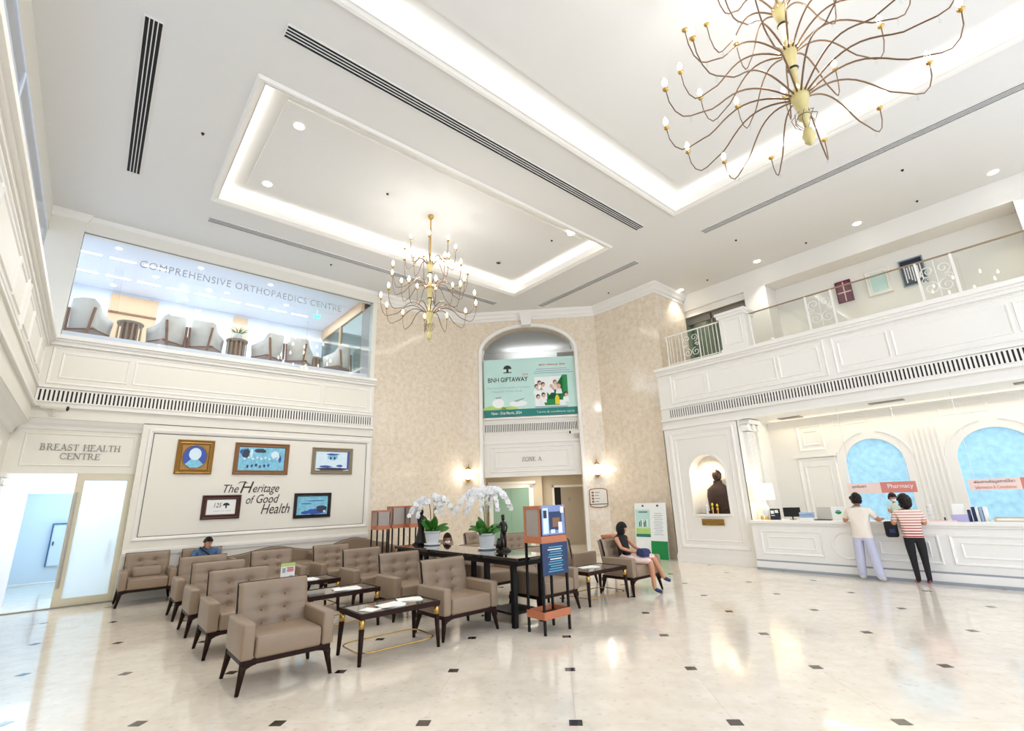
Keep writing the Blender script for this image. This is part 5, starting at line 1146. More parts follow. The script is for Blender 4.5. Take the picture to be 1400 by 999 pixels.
for k in range(3):
    t = thing('tissue_box', 'pale blue box in the short stack on the counter, ' + ('lowest', 'middle', 'topmost')[k], 'box', (11.95, 4.16, Z + k * .055), .05 * k, 'boxes stacked beside the monitor'); MB().box(-.07, .07, -.13, .13, 0, .05).build('carton', ('paper', 'plastic_blue', 'plastic_blue')[k], t, bevel=.004); MB().box(-.02, .02, -.06, .06, .05, .0515).build('lid_label', 'paper', t)
t = thing('laptop', 'grey laptop standing open beside the green logo sign', 'laptop', (11.95, 3.84, Z), -PI / 2); MB().box(-.16, .16, -.1, .12, 0, .018).build('keyboard_base', 'screen_black', t); MB().hexa([(-.16, .1, .018), (.16, .1, .018), (.16, .112, .018), (-.16, .112, .018)], [(-.16, .16, .26), (.16, .16, .26), (.16, .172, .26), (-.16, .172, .26)]).build('lid', 'steel', t)
t = thing('counter_sign', 'white counter sign with a round green emblem', 'sign', (11.93, 3.52, Z), -PI / 2); MB().box(-.15, .15, -.008, .008, 0, .27).build('board', 'paper', t); MB().box(-.15, .15, -.05, .05, 0, .006).build('foot', 'paper', t)
MB().prism([(.06 * math.cos(PI + PI * k / 12), .17 + .05 * math.sin(PI + PI * k / 12)) for k in range(13)], .003, lambda u, v, w: (u - .02, -.008 - w, v)).build('emblem', 'print_green', t); MB().prism([(.045 * math.cos(PI * k / 12), .175 + .03 * math.sin(PI * k / 12)) for k in range(13)], .003, lambda u, v, w: (u - .02, -.008 - w, v)).build('emblem', 'print_blue', t)
t = thing('leaflet_holder', 'lilac leaflet holder on the counter right of the striped woman', 'holder', (11.85, 1.62, Z), -PI / 2); MB().box(-.13, .13, -.06, .06, 0, .12).build('tray', 'plastic_lilac', t, bevel=.005); MB().hexa([(-.11, -.01, .1), (.05, -.01, .1), (.05, .0, .1), (-.11, .0, .1)], [(-.1, .05, .3), (.06, .05, .3), (.06, .06, .3), (-.1, .06, .3)]).build('leaflet', 'paper', t); MB().box(.1, .13, -.065, .07, 0, .2).build('divider', 'cloth_navy', t)
for k in range(4):
    t = thing('binder', 'blue-edged binder standing on the counter, ' + ('first', 'second', 'third', 'fourth')[k] + ' from the leaflet holder', 'binder', (12.05, 1.46 - k * .05, Z), 0, 'binders on the counter'); MB().box(-.11, .11, -.02, .02, 0, .24).build('cover', ('cloth_denim', 'paper', 'plastic_blue', 'paper')[k], t); MB().box(-.1, .105, -.014, .014, .003, .237).build('pages', 'paper', t)
t = thing('document_tray', 'low pale document tray at the right of the counter', 'tray', (12.0, .98, Z)); MB().box(-.14, .14, -.24, .24, 0, .02).box(-.14, .14, -.24, -.22, .02, .07).box(-.14, .14, .22, .24, .02, .07).box(.12, .14, -.22, .22, .02, .07).build('tray_body', 'corridor_paint', t); MB().box(-.12, .11, -.21, .21, .02, .045).build('papers', 'paper', t)
t = monitor('monitor', 'navy monitor at the right edge of the counter', 11.98, .52, .3, .22, PI / 2 + .5)
t = thing('pen_tray', 'pale pink pen tray on the counter edge', 'tray', (11.68, 1.86, Z)); MB().box(-.07, .07, -.19, .19, 0, .012).box(-.07, -.06, -.19, .19, .012, .03).build('tray_body', 'sign_pale', t); MB().tube([(0, .12, .02), (0, -.1, .02)], .006).build('pen', 'cloth_navy', t); MB().tube([(.03, .17, .02), (.03, .02, .025)], .006).build('pen', 'print_red', t)
t = thing('stamp', 'small dark stamp beside the pen tray', 'stamp', (11.9, 1.86, Z)); MB().box(-.025, .025, -.03, .03, 0, .02).build('pad', 'frame_maroon', t); MB().lathe([(.012, .02), (.01, .04), (.017, .06), (.005, .07)], n=10).build('handle', 'print_dark', t, True)
t = thing('cup_stack', 'stack of white paper cups on the counter behind the striped woman', 'cups', (12.08, 2.08, Z))
for k in range(4): MB().lathe([(.04, .02 + k * .07), (.05, .08 + k * .07), (.053, .085 + k * .07)], n=14).build('cup', 'paper', t, True)
# hanging signs
def hang(label, y0, y1, z0, z1, rows, full):
    s = thing('hanging_sign', label, 'sign', (12.3, (y0 + y1) / 2, z0)); o = Vector(s.location); fn = lambda u, v, h: (-h, u - o.y, v - z0)
    MB().box(-.006, .006, y0 - o.y, y1 - o.y, 0, z1 - z0).build('board', 'sign_pale', s)
    a = y0 + (y1 - y0) * .5
    MB().box(-.0075, -.006, y0 - o.y, a - o.y, 0, z1 - z0).build('print_panel', 'sign_pink', s); MB().box(-.007, -.006, a - o.y, a - o.y + .18, 0, (z1 - z0)).build('print_fade', 'sign_pale', s)
    for (tx, u0, u1, v0, v1, m) in rows: fit_text('print_text', tx, m, s, fn, u1, u0, v0, v1, .008, .002, flip=False)
    for y in (y0 + .1, y1 - .1): MB().tube([(0, y - o.y, z1 - z0), (0, y - o.y, 3.4 - z0)], .003, 5).build('wire', 'chrome', s)
hang('pink and white hanging sign reading Pharmacy', 2.22, 3.38, 1.56, 1.77, [('จุดรับยา', 3.05, 3.3, 1.66, 1.73, 'print_dark'), ('Pharmacy', 2.27, 2.68, 1.62, 1.73, 'print_white')], True)
hang('pink hanging sign with two text lines at the right edge', .1, 1.46, 1.56, 1.76, [('สอบถามข้อมูลการใช้ยา', .85, 1.38, 1.67, 1.74, 'frame_maroon'), ('Information & Consultation', .85, 1.38, 1.585, 1.64, 'sign_pink')], True)

# niche with the bust
b = thing('bust', 'dark bronze bust of a person in the lit niche', 'bust', (12.03, 6.1, 1.17))
MB().box(-.1, .1, -.2, .2, 0, .06).build('plinth', 'bust_bronze', b)
MB().lathe([(.2, .06), (.21, .2), (.22, .36), (.2, .5), (.13, .57), (.085, .61), (.078, .68)], n=20).build('torso', 'bust_bronze', b, True)
hd = MB().ball((0, 0, .78), (.1, .085, .125), 16, 12).ball((-.095, 0, .79), (.025, .015, .03)).ball((-.075, .03, .82), (.02, .018, .01)).ball((-.075, -.03, .82), (.02, .018, .01)).ball((-.085, 0, .74), (.015, .025, .008)).ball((0, .08, .8), (.02, .012, .035)).ball((0, -.08, .8), (.02, .012, .035)).build('head', 'bust_bronze', b, True)
for o_ in b.children:
    o_.scale = (.55, 1.5, 1.18) if o_.name.startswith('torso') else (1.1, 1.4, 1.18)
for k, (dy, h, m, lb) in enumerate(((.18, .2, 'pot_white', 'small silver offering vase on the niche sill'), (.02, .24, 'brass', 'brass candle stand on the niche sill'), (-.12, .22, 'brass', 'small gold offering vase on the niche sill'))):
    t = thing('offering_vase', lb, 'vase', (11.86, 6.22 + dy * .9, 1.17)); MB().lathe([(.03, 0), (.03, .01), (.012, .03), (.035, h * .45), (.04, h * .55), (.015, h * .75), (.025, h * .8)], n=14).build('body', m, t, True); MB().lathe([(.022, h * .8), (.03, h * .92), (.004, h * 1.1)], n=12).build('garland', 'print_yellow' if m == 'brass' else 'paper', t, True)
t = thing('brass_plaque', 'small brass plaque under the niche', 'plaque', (XB, 6.26, .9)); MB().box(-.035, -.024, -.29, .29, 0, .15).build('plate', 'brass', t, bevel=.003); MB().box(-.024, 0, -.25, .25, .03, .12).build('mount', 'trim_paint', t)
for k in range(3): MB().box(-.037, -.035, -.2 + .03 * k, .2 - .03 * k, .035 + .035 * k, .045 + .035 * k).build('engraved_line', 'frame_gold', t)
spot_light('niche_lamp', (11.93, 6.3, 2.5), 30, 140, (1, .82, .55), r=.12)

# ------------------------------------------------------------------ upper lounge
def tub_chair(label, x, y, rz, g='white tub chairs in the upper lounge'):
    """faces -y"""
    c = thing('tub_chair', label, 'chair', (x, y, 5.38), rz, g)
    MB().box(-.24, .24, -.28, .2, .3, .44).build('seat', 'shell_white', c, True, .03, 3)
    # shell: back curving into sloping arms
    P = [(-.31, -.3, .56), (-.32, -.1, .6), (-.32, .1, .66), (-.3, .2, .82), (-.22, .27, .93), (0, .3, .95), (.22, .27, .93), (.3, .2, .82), (.32, .1, .66), (.32, -.1, .6), (.31, -.3, .56)]
    b = MB(); n = len(P); inn = []; out = []
    for (px, py, pz) in P:
        q = Vector((px, py, 0)); d = q.normalized() if q.length else Vector((0, 1, 0)); i_ = q - d * .05
        out += [(px * .94, py * .9, .24), (px, py, pz)]; inn += [(i_.x * .94, i_.y * .9, .24), (i_.x, i_.y, pz)]
    o_ = 2 * n; b.add(out + inn, [(2 * k, 2 * k + 2, 2 * k + 3, 2 * k + 1) for k in range(n - 1)] + [(o_ + 2 * k, o_ + 2 * k + 1, o_ + 2 * k + 3, o_ + 2 * k + 2) for k in range(n - 1)] + [(2 * k + 1, 2 * k + 3, o_ + 2 * k + 3, o_ + 2 * k + 1) for k in range(n - 1)] + [(2 * k, o_ + 2 * k, o_ + 2 * k + 2, 2 * k + 2) for k in range(n - 1)] + [(0, 1, o_ + 1, o_), (2 * n - 2, o_ + 2 * n - 2, o_ + 2 * n - 1, 2 * n - 1)])
    b.build('shell', 'shell_white', c, True)
    for s in (-1, 1):
        MB().hexa([(s * .2, .3, 0), (s * .235, .3, 0), (s * .235, .34, 0), (s * .2, .34, 0)], [(s * .25, .24, .72), (s * .285, .24, .72), (s * .285, .285, .72), (s * .25, .285, .72)]).build('rear_leg', 'walnut', c)
        MB().tube([(s * .27, -.25, .26), (s * .3, -.3, 0)], [.022, .014]).build('front_leg', 'walnut', c)
    MB().box(-.29, .29, -.28, .24, .2, .25).build('seat_frame', 'walnut', c)
for l, x, rz in (('white tub chair at the left end of the upper lounge', -.6, 2.55), ('white tub chair right of the first drum table', .86, -2.55), ('white tub chair left of the potted plant table', 1.66, 2.55), ('white tub chair right of the potted plant table', 3.15, -2.55), ('white tub chair left of the last drum table', 3.95, 2.55), ('white tub chair at the right end of the upper lounge', 5.08, -2.55)):
    tub_chair(l, x, 13.85, rz)
for l, x in (('slatted drum side table between the first two tub chairs', .13), ('slatted drum side table carrying the potted plant', 2.38), ('slatted drum side table at the right of the upper lounge', 4.56)):
    t = thing('drum_table', l, 'side table', (x, 14.45 if x > 4 else 13.9, 5.38), 0, 'drum side tables upstairs'); MB().lathe([(.25, .56), (.26, .58), (.26, .61), (.25, .62)], n=24).build('top', 'drum_wood', t); MB().lathe([(.16, 0), (.16, .56)], n=20).build('core', 'walnut', t)
    for k in range(14): MB().box(-.02, .02, -.005, .005, .0, .56).build('slat', 'drum_wood', t, loc=(.23 * math.cos(2 * PI * k / 14), .23 * math.sin(2 * PI * k / 14), 0)).rotation_euler = (0, 0, 2 * PI * k / 14 + PI / 2)
t = thing('waste_bin', 'dark bin between the second and third tub chairs', 'bin', (1.26, 14.5, 5.38)); MB().lathe([(.13, 0), (.16, .6), (.165, .62)], n=18).build('body', 'screen_black', t); MB().lathe([(.17, .6), (.17, .64), (.14, .65)], n=18).build('rim', 'slot_grey', t)
t = thing('potted_plant', 'spiky green plant in a small pale pot upstairs', 'plant', (2.38, 13.9, 6.0)); MB().lathe([(.09, 0), (.12, .02), (.13, .16), (.12, .17)], n=18).build('pot', 'pot_white', t, True)
for k in range(12):
    a = k * 2.4; l_ = .18 + .06 * (k % 3); MB().tube([(0, 0, .14), (l_ * .5 * math.cos(a), l_ * .5 * math.sin(a), .26), (l_ * math.cos(a), l_ * math.sin(a), .26 + .03 * (k % 3))], [.012, .016, .002], 4).build('leaf', 'leaf', t)
for row, y in ((0, 14.28), (1, 15.5)):
    for k in range(9 if row else 3):
        x0 = -1.2 + k * .66 if row else -1.15 + k * .66
        t = thing('linear_light', 'linear ceiling light in the upper lounge, ' + ('first', 'second', 'third', 'fourth', 'fifth', 'sixth', 'seventh', 'eighth', 'ninth')[k] + ' from the left in the ' + ('front' if row == 0 else 'rear') + ' row', 'light', (x0 + .25, y, 7.7), 0, ('front' if row == 0 else 'rear') + ' row of linear lights upstairs')
        MB().box(-.25, .25, -.03, .03, -.012, -.004).build('diffuser', 'tube_lamp', t); MB().box(-.26, .26, -.04, .04, -.004, 0).build('housing', 'trim_paint', t)
for (x, y, l) in ((-.35, 13.63, 'leftmost of the front lounge downlights'), (1.31, 13.63, 'middle one of the front lounge downlights'), (2.98, 13.65, 'rightmost of the front lounge downlights'), (.47, 14.89, 'left one of the middle lounge downlights'), (2.14, 14.93, 'centre one of the middle lounge downlights'), (3.76, 14.9, 'right one of the middle lounge downlights'), (-.37, 16.15, 'left one of the rear lounge downlights'), (1.31, 16.15, 'right one of the rear lounge downlights')):
    downlight(l, x, y, 7.7, 0, .06)
t = thing('exit_sign', 'small glowing green exit sign in the upper lounge', 'exit sign', (4.6, 14.6, 7.36)); MB().box(-.1, .1, -.01, .01, 0, .12).build('panel', 'exit_green', t); MB().tube([(0, 0, .12), (0, 0, .34)], .006).build('rod', 'trim_paint', t)
# ------------------------------------------------------------------ people
def stripes():
    m = bpy.data.materials.new('cloth_striped'); m.use_nodes = True; M['cloth_striped'] = m; nt = m.node_tree; n = nt.nodes; b = n['Principled BSDF']
    tc = n.new('ShaderNodeTexCoord'); sp = n.new('ShaderNodeSeparateXYZ'); nt.links.new(tc.outputs['Object'], sp.inputs[0])
    mu = n.new('ShaderNodeMath'); mu.operation = 'MULTIPLY'; mu.inputs[1].default_value = 22; nt.links.new(sp.outputs['Z'], mu.inputs[0])
    fr = n.new('ShaderNodeMath'); fr.operation = 'FRACT'; nt.links.new(mu.outputs[0], fr.inputs[0]); gt = n.new('ShaderNodeMath'); gt.operation = 'GREATER_THAN'
    th = n.new('ShaderNodeMapRange'); th.inputs[1].default_value = .75; th.inputs[2].default_value = 1.3; th.inputs[3].default_value = .5; th.inputs[4].default_value = .85; nt.links.new(sp.outputs['Z'], th.inputs[0])
    nt.links.new(fr.outputs[0], gt.inputs[0]); nt.links.new(th.outputs[0], gt.inputs[1])
    mx = n.new('ShaderNodeMix'); mx.data_type = 'RGBA'; mx.inputs[6].default_value = (*lin('efd9cb'), 1); mx.inputs[7].default_value = (*lin('9a2338'), 1); nt.links.new(gt.outputs[0], mx.inputs[0]); nt.links.new(mx.outputs[2], b.inputs['Base Color']); b.inputs['Roughness'].default_value = .8
stripes()
def person(label, loc, rz, J, rad, bones, hem, head, fingers, hair, group=None):
    """J joints (local, facing -y), rad radii, bones (a, b, material); head = (centre, yaw, pitch, scale)"""
    names = list(J); me = bpy.data.meshes.new('skel'); me.from_pydata([J[k] for k in names], [(names.index(a), names.index(b)) for a, b, _ in bones], [])
    ob = bpy.data.objects.new('skel', me); COL.objects.link(ob); sk = ob.modifiers.new('skin', 'SKIN'); sk.use_smooth_shade = True
    for i, k in enumerate(names):
        r = rad[k]; me.skin_vertices[0].data[i].radius = r if isinstance(r, tuple) else (r, r)
        me.skin_vertices[0].data[i].use_root = (k == 'pelvis')
    ob.modifiers.new('sub', 'SUBSURF').levels = 2
    dg = bpy.context.evaluated_depsgraph_get(); ev = ob.evaluated_get(dg); bm = bmesh.new(); bm.from_mesh(ev.to_mesh()); ev.to_mesh_clear()
    bpy.data.objects.remove(ob); bpy.data.meshes.remove(me)
    slots = list(dict.fromkeys([m for _, _, m in bones] + ['skin']))
    if hem: bmesh.ops.bisect_plane(bm, geom=bm.verts[:] + bm.edges[:] + bm.faces[:], plane_co=(0, 0, hem[0]), plane_no=(0, 0, 1))
    segs = [(Vector(J[a]), Vector(J[b]), rad[a], rad[b], slots.index(m)) for a, b, m in bones]
    mean = lambda r: sum(r) / 2 if isinstance(r, tuple) else r
    for f in bm.faces:
        c = f.calc_center_median(); best = None
        for a, b, ra, rb, mi in segs:
            ab = b - a; t = max(0, min(1, (c - a).dot(ab) / max(1e-9, ab.length_squared))); d = (c - a - ab * t).length / (mean(ra) * (1 - t) + mean(rb) * t)
            if best is None or d < best[0]: best = (d, mi)
        f.material_index = best[1]; f.smooth = True
        if hem and slots[best[1]] in hem[1:] and abs(c.x) < .3: f.material_index = slots.index(hem[1] if c.z > hem[0] else hem[2])
    def absorb(mb, slot, mtx=None):
        vs = [bm.verts.new((mtx @ Vector(p)) if mtx else p) for p in mb.v]
        for f in mb.f:
            try: g = bm.faces.new([vs[i] for i in f]); g.material_index = slot; g.smooth = True
            except ValueError: pass
    hc, yaw, pitch, hs = head
    HM = Matrix.Translation(hc) @ Matrix.Rotation(yaw, 4, 'Z') @ Matrix.Rotation(pitch, 4, 'X') @ Matrix.Scale(hs, 4)
    hb = MB().ball((0, 0, .01), (.072, .088, .108), 18, 14).ball((0, -.02, -.06), (.05, .06, .05), 12, 8).tube([(0, -.08, .02), (0, -.098, -.018), (0, -.085, -.025)], [.008, .014, .01], 8)
    for s in (-1, 1): hb.ball((s * .073, .005, -.005), (.01, .02, .03), 8, 6)
    absorb(hb, slots.index('skin'), HM)
    for (w, p, side, curl) in fingers:   # wrist, palm end, thumb-side vector
        w, p, side = Vector(w), Vector(p), Vector(side).normalized(); d = (p - w).normalized(); nn = d.cross(side).normalized(); hbm = MB()
        for k, (o_, l) in enumerate(((.024, .062), (.008, .07), (-.009, .066), (-.024, .052))):
            s0 = p + side * o_; hbm.tube([s0 - d * .02, s0 + d * l * .5, s0 + d * l * .85 + nn * curl * l * .5], [.0085, .008, .006], 6)
        hbm.tube([w + d * .02 + side * .018, w + d * .05 + side * .042, w + d * .085 + side * .05], [.01, .009, .007], 6)
        absorb(hbm, slots.index('skin'))
    bmesh.ops.recalc_face_normals(bm, faces=bm.faces)
    me = bpy.data.meshes.new('person'); bm.to_mesh(me); bm.free()
    for s in slots: me.materials.append(M[s])
    p = put('person', me, None, loc); p.rotation_euler = (0, 0, rz); tag(p, label, 'person', group)
    # hair: shell around the skull, open at the face
    h = MB(); nu, nv = 26, 18; R = Vector((.08, .097, .116)) * 1.0
    low = hair.get('low', -.03); front = hair.get('front', .045); vol = hair.get('vol', 1.06)
    def hp(u, v):
        th = PI * (v * .98 + .005); ph = 2 * PI * u; d = Vector((math.sin(th) * math.sin(ph), -math.sin(th) * math.cos(ph), math.cos(th)))
        return Vector((d.x * R.x * vol, d.y * R.y * vol + .006, d.z * R.z * (vol if d.z > 0 else hair.get('long', 1.)) + .012))
    G_ = [[hp(i / nu, j / nv) for i in range(nu + 1)] for j in range(nv + 1)]
    for j in range(nv):
        for i in range(nu):
            c = (G_[j][i] + G_[j + 1][i + 1]) / 2
            face = c.y < -.02 - .2 * max(0, c.z - front) and c.z < front
            if face or c.z < low + (.3 * (-c.y) if c.y < 0 else 0): continue
            h.add([G_[j][i], G_[j][i + 1], G_[j + 1][i + 1], G_[j + 1][i]], [(0, 1, 2, 3)])
    if hair.get('bun'): h.ball(hair['bun'], .045, 10, 8)
    hm = h.mesh('hair', 'hair', True); ho = put('hair', hm, p); ho.matrix_local = HM
    so = ho.modifiers.new('solid', 'SOLIDIFY'); so.thickness = .012
    for s in (-1, 1): put('eye', MB().ball((s * .03, -.079, .018), (.011, .007, .006), 8, 6).mesh('eye', 'eye_dark', True), p).matrix_local = HM; put('eyebrow', MB().tube([(s * .016, -.088, .037), (s * .03, -.089, .041), (s * .046, -.08, .037)], .004, 5).mesh('eyebrow', 'hair'), p).matrix_local = HM
    put('mouth', MB().ball((0, -.079, -.05), (.02, .006, .006), 8, 6).mesh('mouth', 'lip', True), p).matrix_local = HM
    return p, HM
def limb_bones(top, bottom, shoe, sleeve='skin', fore='skin', shin=None):
    sh = shin or bottom
    b = [('pelvis', 'waist', top), ('waist', 'chest', top), ('chest', 'collar', top), ('collar', 'neck', 'skin'), ('neck', 'skull', 'skin')]
    for s in 'LR':
        b += [('chest', 'sh' + s, top), ('sh' + s, 'ua' + s, sleeve), ('ua' + s, 'el' + s, fore), ('el' + s, 'wr' + s, 'skin'), ('wr' + s, 'pa' + s, 'skin'), ('pelvis', 'hip' + s, bottom), ('hip' + s, 'kn' + s, bottom), ('kn' + s, 'an' + s, sh), ('an' + s, 'toe' + s, shoe)]
    return b
RAD = dict(pelvis=(.15, .11), waist=(.13, .095), chest=(.155, .105), collar=.07, neck=.048, skull=.05)
for s in 'LR': RAD.update({'sh' + s: .062, 'ua' + s: .05, 'el' + s: .038, 'wr' + s: .025, 'pa' + s: (.034, .018), 'hip' + s: .085, 'kn' + s: .06, 'an' + s: .04, 'toe' + s: .032})
def mid(a, b, t=.55): return tuple(a[i] + (b[i] - a[i]) * t for i in range(3))
def joints(pel, waist, chest, collar, neck, sk, L, R):
    J = dict(pelvis=pel, waist=waist, chest=chest, collar=collar, neck=neck, skull=sk)
    for s, D in (('L', L), ('R', R)):
        J.update({'sh' + s: D[0], 'ua' + s: mid(D[0], D[1]), 'el' + s: D[1], 'wr' + s: D[2], 'pa' + s: D[3], 'hip' + s: D[4], 'kn' + s: D[5], 'an' + s: D[6], 'toe' + s: D[7]})
    return J
# standing person in cream shirt, leaning on the counter (local -y = towards the counter); local +x = world +y
J = joints((0, 0, .82), (0, -.02, .98), (0, -.05, 1.16), (0, -.06, 1.3), (0, -.07, 1.36), (0, -.09, 1.42),
           [(.17, -.06, 1.25), (.27, -.1, 1.05), (.3, -.24, 1.07), (.29, -.3, 1.075), (.085, 0, .8), (.11, -.02, .46), (.14, -.03, .08), (.15, -.15, .035)],
           [(-.17, -.06, 1.25), (-.28, -.14, 1.07), (-.3, -.26, 1.085), (-.3, -.32, 1.09), (-.085, 0, .8), (-.12, .02, .46), (-.17, .05, .08), (-.19, -.07, .035)])
rad = dict(RAD); rad.update(pelvis=(.165, .12), waist=(.16, .115), chest=(.165, .115), knL=.088, knR=.088, anL=.074, anR=.074, hipL=.1, hipR=.1, uaL=.062, uaR=.062, toeL=.04, toeR=.04)
p1, _ = person('standing person in cream shirt and lavender trousers at the pharmacy counter', (11.35, 3.05, 0), PI / 2, J, rad, limb_bones('cloth_cream', 'cloth_lavender', 'shoe_white', 'cloth_cream', 'skin'), (.76, 'cloth_cream', 'cloth_lavender'), ((0, -.1, 1.45), .35, .05, .98), [((.3, -.24, 1.07), (.29, -.3, 1.075), (-.9, 0, .3), .3), ((-.3, -.26, 1.085), (-.3, -.32, 1.09), (.9, 0, .3), .3)], dict(low=-.07, vol=1.08, long=.95, bun=(.07, -.03, .04)))
# striped woman
J = joints((0, 0, .8), (0, -.01, .96), (0, -.02, 1.12), (0, -.03, 1.26), (0, -.035, 1.31), (0, -.05, 1.37),
           [(.17, -.02, 1.21), (.24, -.08, 1.0), (.2, -.24, 1.1), (.16, -.28, 1.13), (.08, 0, .78), (.075, -.01, .44), (.07, .0, .07), (.09, -.13, .03)],
           [(-.17, -.02, 1.21), (-.23, -.08, 1.0), (-.1, -.25, 1.1), (-.05, -.29, 1.13), (-.08, 0, .78), (-.085, .0, .44), (-.08, .02, .07), (-.07, -.11, .03)])
rad = dict(RAD); rad.update(pelvis=(.16, .125), waist=(.15, .12), chest=(.165, .12), uaL=.064, uaR=.064, hipL=.095, hipR=.095)
p2, _ = person('standing woman in red striped shirt and black trousers at the pharmacy counter', (11.38, 2.28, 0), PI / 2 + .35, J, rad, limb_bones('cloth_striped', 'cloth_black', 'shoe_pink', 'cloth_striped', 'skin'), (.79, 'cloth_striped', 'cloth_black'), ((0, -.06, 1.39), .3, .1, 1.02), [((.2, -.24, 1.1), (.16, -.28, 1.13), (0, 0, 1), .4), ((-.1, -.25, 1.1), (-.05, -.29, 1.13), (0, 0, 1), .4)], dict(low=-.1, vol=1.2, long=1.05, front=.035))
bg = thing('shoulder_bag', 'black shoulder bag hanging at the striped woman\'s side', 'bag', (11.38, 2.58, .78), .35); MB().box(-.05, .05, -.1, .1, 0, .28).build('bag_body', 'cloth_black', bg, True, .04, 3); MB().tube([(0, -.02, .26), (-.06, -.16, .36), (-.1, -.24, .46), (-.08, -.3, .5)], .014, 6).build('strap', 'cloth_black', bg, True); MB().box(-.085, -.078, -.04, .04, .08, .15).build('pocket', 'cloth_navy', bg)
# child sitting on the counter edge, held by the woman
J = joints((0, 0, .1), (0, 0, .19), (0, 0, .27), (0, 0, .33), (0, 0, .35), (0, 0, .37),
           [(.085, 0, .3), (.12, -.05, .2), (.08, -.13, .17), (.07, -.16, .16), (.045, -.02, .08), (.05, -.18, .07), (.05, -.2, -.08), (.05, -.25, -.1)],
           [(-.085, 0, .3), (-.12, -.05, .2), (-.08, -.13, .17), (-.07, -.16, .16), (-.045, -.02, .08), (-.05, -.18, .07), (-.05, -.2, -.08), (-.05, -.25, -.1)])
rad = {k: (tuple(q * .55 for q in v) if isinstance(v, tuple) else v * .55) for k, v in RAD.items()}
p3, HM = person('small child in pale green with dark hair sitting on the counter', (11.8, 2.54, 1.02), -PI / 2 + .5, J, rad, limb_bones('cloth_mint', 'cloth_mint', 'shoe_white', 'cloth_mint', 'skin'), None, ((0, 0, .44), 0, 0, .72), [], dict(low=-.02, vol=1.1))
put('face_mask', MB().ball((0, -.055, -.045), (.055, .045, .042), 12, 8).mesh('face_mask', 'mask_white', True), p3).matrix_local = HM
# seated woman in black
J = joints((0, .1, .55), (0, .17, .7), (0, .2, .84), (0, .21, .97), (0, .2, 1.01), (0, .18, 1.05),
           [(.15, .2, .91), (.2, .06, .74), (.12, -.14, .68), (.07, -.18, .67), (.09, .08, .54), (.13, -.38, .6), (.28, -.47, .22), (.36, -.56, .17)],
           [(-.15, .2, .91), (-.2, .06, .74), (-.06, -.12, .67), (-.01, -.17, .66), (-.08, .08, .54), (.0, -.42, .53), (-.02, -.46, .07), (.04, -.57, .03)])
rad = dict(RAD); rad.update(pelvis=(.15, .12), kneeL=.06, sh=.05); rad.update({'shL': .05, 'shR': .05, 'uaL': .04, 'uaR': .04, 'elL': .034, 'elR': .034, 'hipL': .09, 'hipR': .09, 'knL': .062, 'knR': .06, 'anL': .034, 'anR': .034, 'chest': (.13, .095), 'waist': (.12, .095)})
p4, _ = person('seated woman in sleeveless black top with crossed bare legs', (7.86, 5.86, 0), 0, J, rad, limb_bones('cloth_black', 'sign_pale', 'cloth_navy', 'skin', 'skin', 'skin'), None, ((0, .16, 1.06), 1.1, .1, .9), [((.12, -.14, .68), (.07, -.18, .67), (0, -1, 0), .3), ((-.06, -.12, .67), (-.01, -.17, .66), (0, -1, 0), .3)], dict(low=-.11, vol=1.16, long=1.1, front=.03))
sb = thing('handbag', 'navy blue bag lying on the seated woman\'s lap', 'bag', (7.9, 5.62, .6)); MB().hexa([(-.15, -.1, 0), (.14, -.13, -.02), (.14, .06, .02), (-.15, .06, .02)], [(-.12, -.06, .14), (.12, -.08, .12), (.12, .05, .13), (-.12, .05, .14)]).build('bag_body', 'cloth_navy', sb, True, .03, 3); MB().tube([(-.1, 0, .14), (-.12, -.08, .12), (-.13, -.11, .03)], .009, 6).build('strap', 'cloth_navy', sb, True)
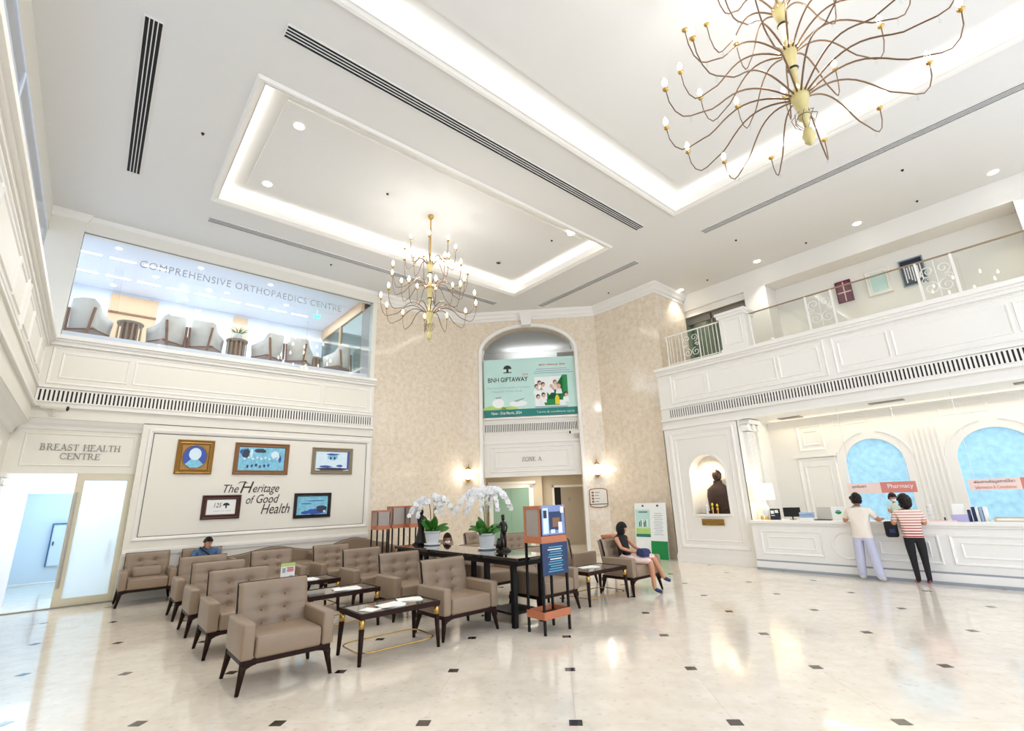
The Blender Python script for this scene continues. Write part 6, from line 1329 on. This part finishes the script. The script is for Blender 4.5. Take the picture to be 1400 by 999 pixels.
# seated man in blue against the wall
J = joints((0, .08, .55), (0, .12, .68), (0, .13, .8), (0, .1, .92), (0, .07, .95), (0, .05, .98),
           [(.19, .1, .85), (.27, .0, .68), (.2, -.2, .62), (.16, -.24, .61), (.1, .05, .54), (.14, -.4, .52), (.14, -.42, .08), (.15, -.56, .04)],
           [(-.19, .1, .85), (-.27, .0, .68), (-.2, -.2, .62), (-.16, -.24, .61), (-.1, .05, .54), (-.14, -.4, .52), (-.14, -.42, .08), (-.15, -.56, .04)])
rad = dict(RAD); rad.update(waist=(.16, .12), chest=(.18, .12))
p5, _ = person('seated man in blue shirt with a dark chest strap by the wall', (2.05, 12.33, 0), 0, J, rad, limb_bones('cloth_blue', 'cloth_black', 'cloth_black', 'cloth_blue', 'skin'), None, ((0, .0, 1.0), .45, .2, .95), [((.2, -.2, .62), (.16, -.24, .61), (0, 0, 1), .3), ((-.2, -.2, .62), (-.16, -.24, .61), (0, 0, 1), .3)], dict(low=.02, vol=1.04, front=.06))
put('chest_strap', MB().tube([(-.13, .05, .93), (-.06, -.02, .86), (.06, -.03, .76), (.16, .02, .66)], .014, 6).mesh('chest_strap', 'cloth_black', True), p5)
# masked person behind the orchids
J = joints((0, .06, .5), (0, .1, .6), (0, .1, .7), (0, .07, .8), (0, .05, .83), (0, .03, .86),
           [(.17, .08, .74), (.25, -.04, .6), (.16, -.24, .56), (.1, -.28, .56), (.1, .03, .5), (.13, -.4, .5), (.13, -.42, .08), (.13, -.55, .04)],
           [(-.17, .08, .74), (-.25, -.04, .6), (-.2, -.24, .56), (-.14, -.28, .56), (-.1, .03, .5), (-.13, -.4, .5), (-.13, -.42, .08), (-.13, -.55, .04)])
p6, HM = person('seated dark-clothed person in a white mask behind the console', (5.75, 8.86, 0), 0, J, dict(RAD), limb_bones('cloth_black', 'cloth_black', 'cloth_black', 'cloth_black', 'skin'), None, ((0, -.01, .93), -.5, .15, .92), [((.16, -.24, .56), (.1, -.28, .56), (0, 0, 1), .3), ((-.2, -.24, .56), (-.14, -.28, .56), (0, 0, 1), .3)], dict(low=-.04, vol=1.06))
put('face_mask', MB().ball((0, -.06, -.045), (.058, .045, .042), 12, 8).mesh('face_mask', 'mask_white', True), p6).matrix_local = HM
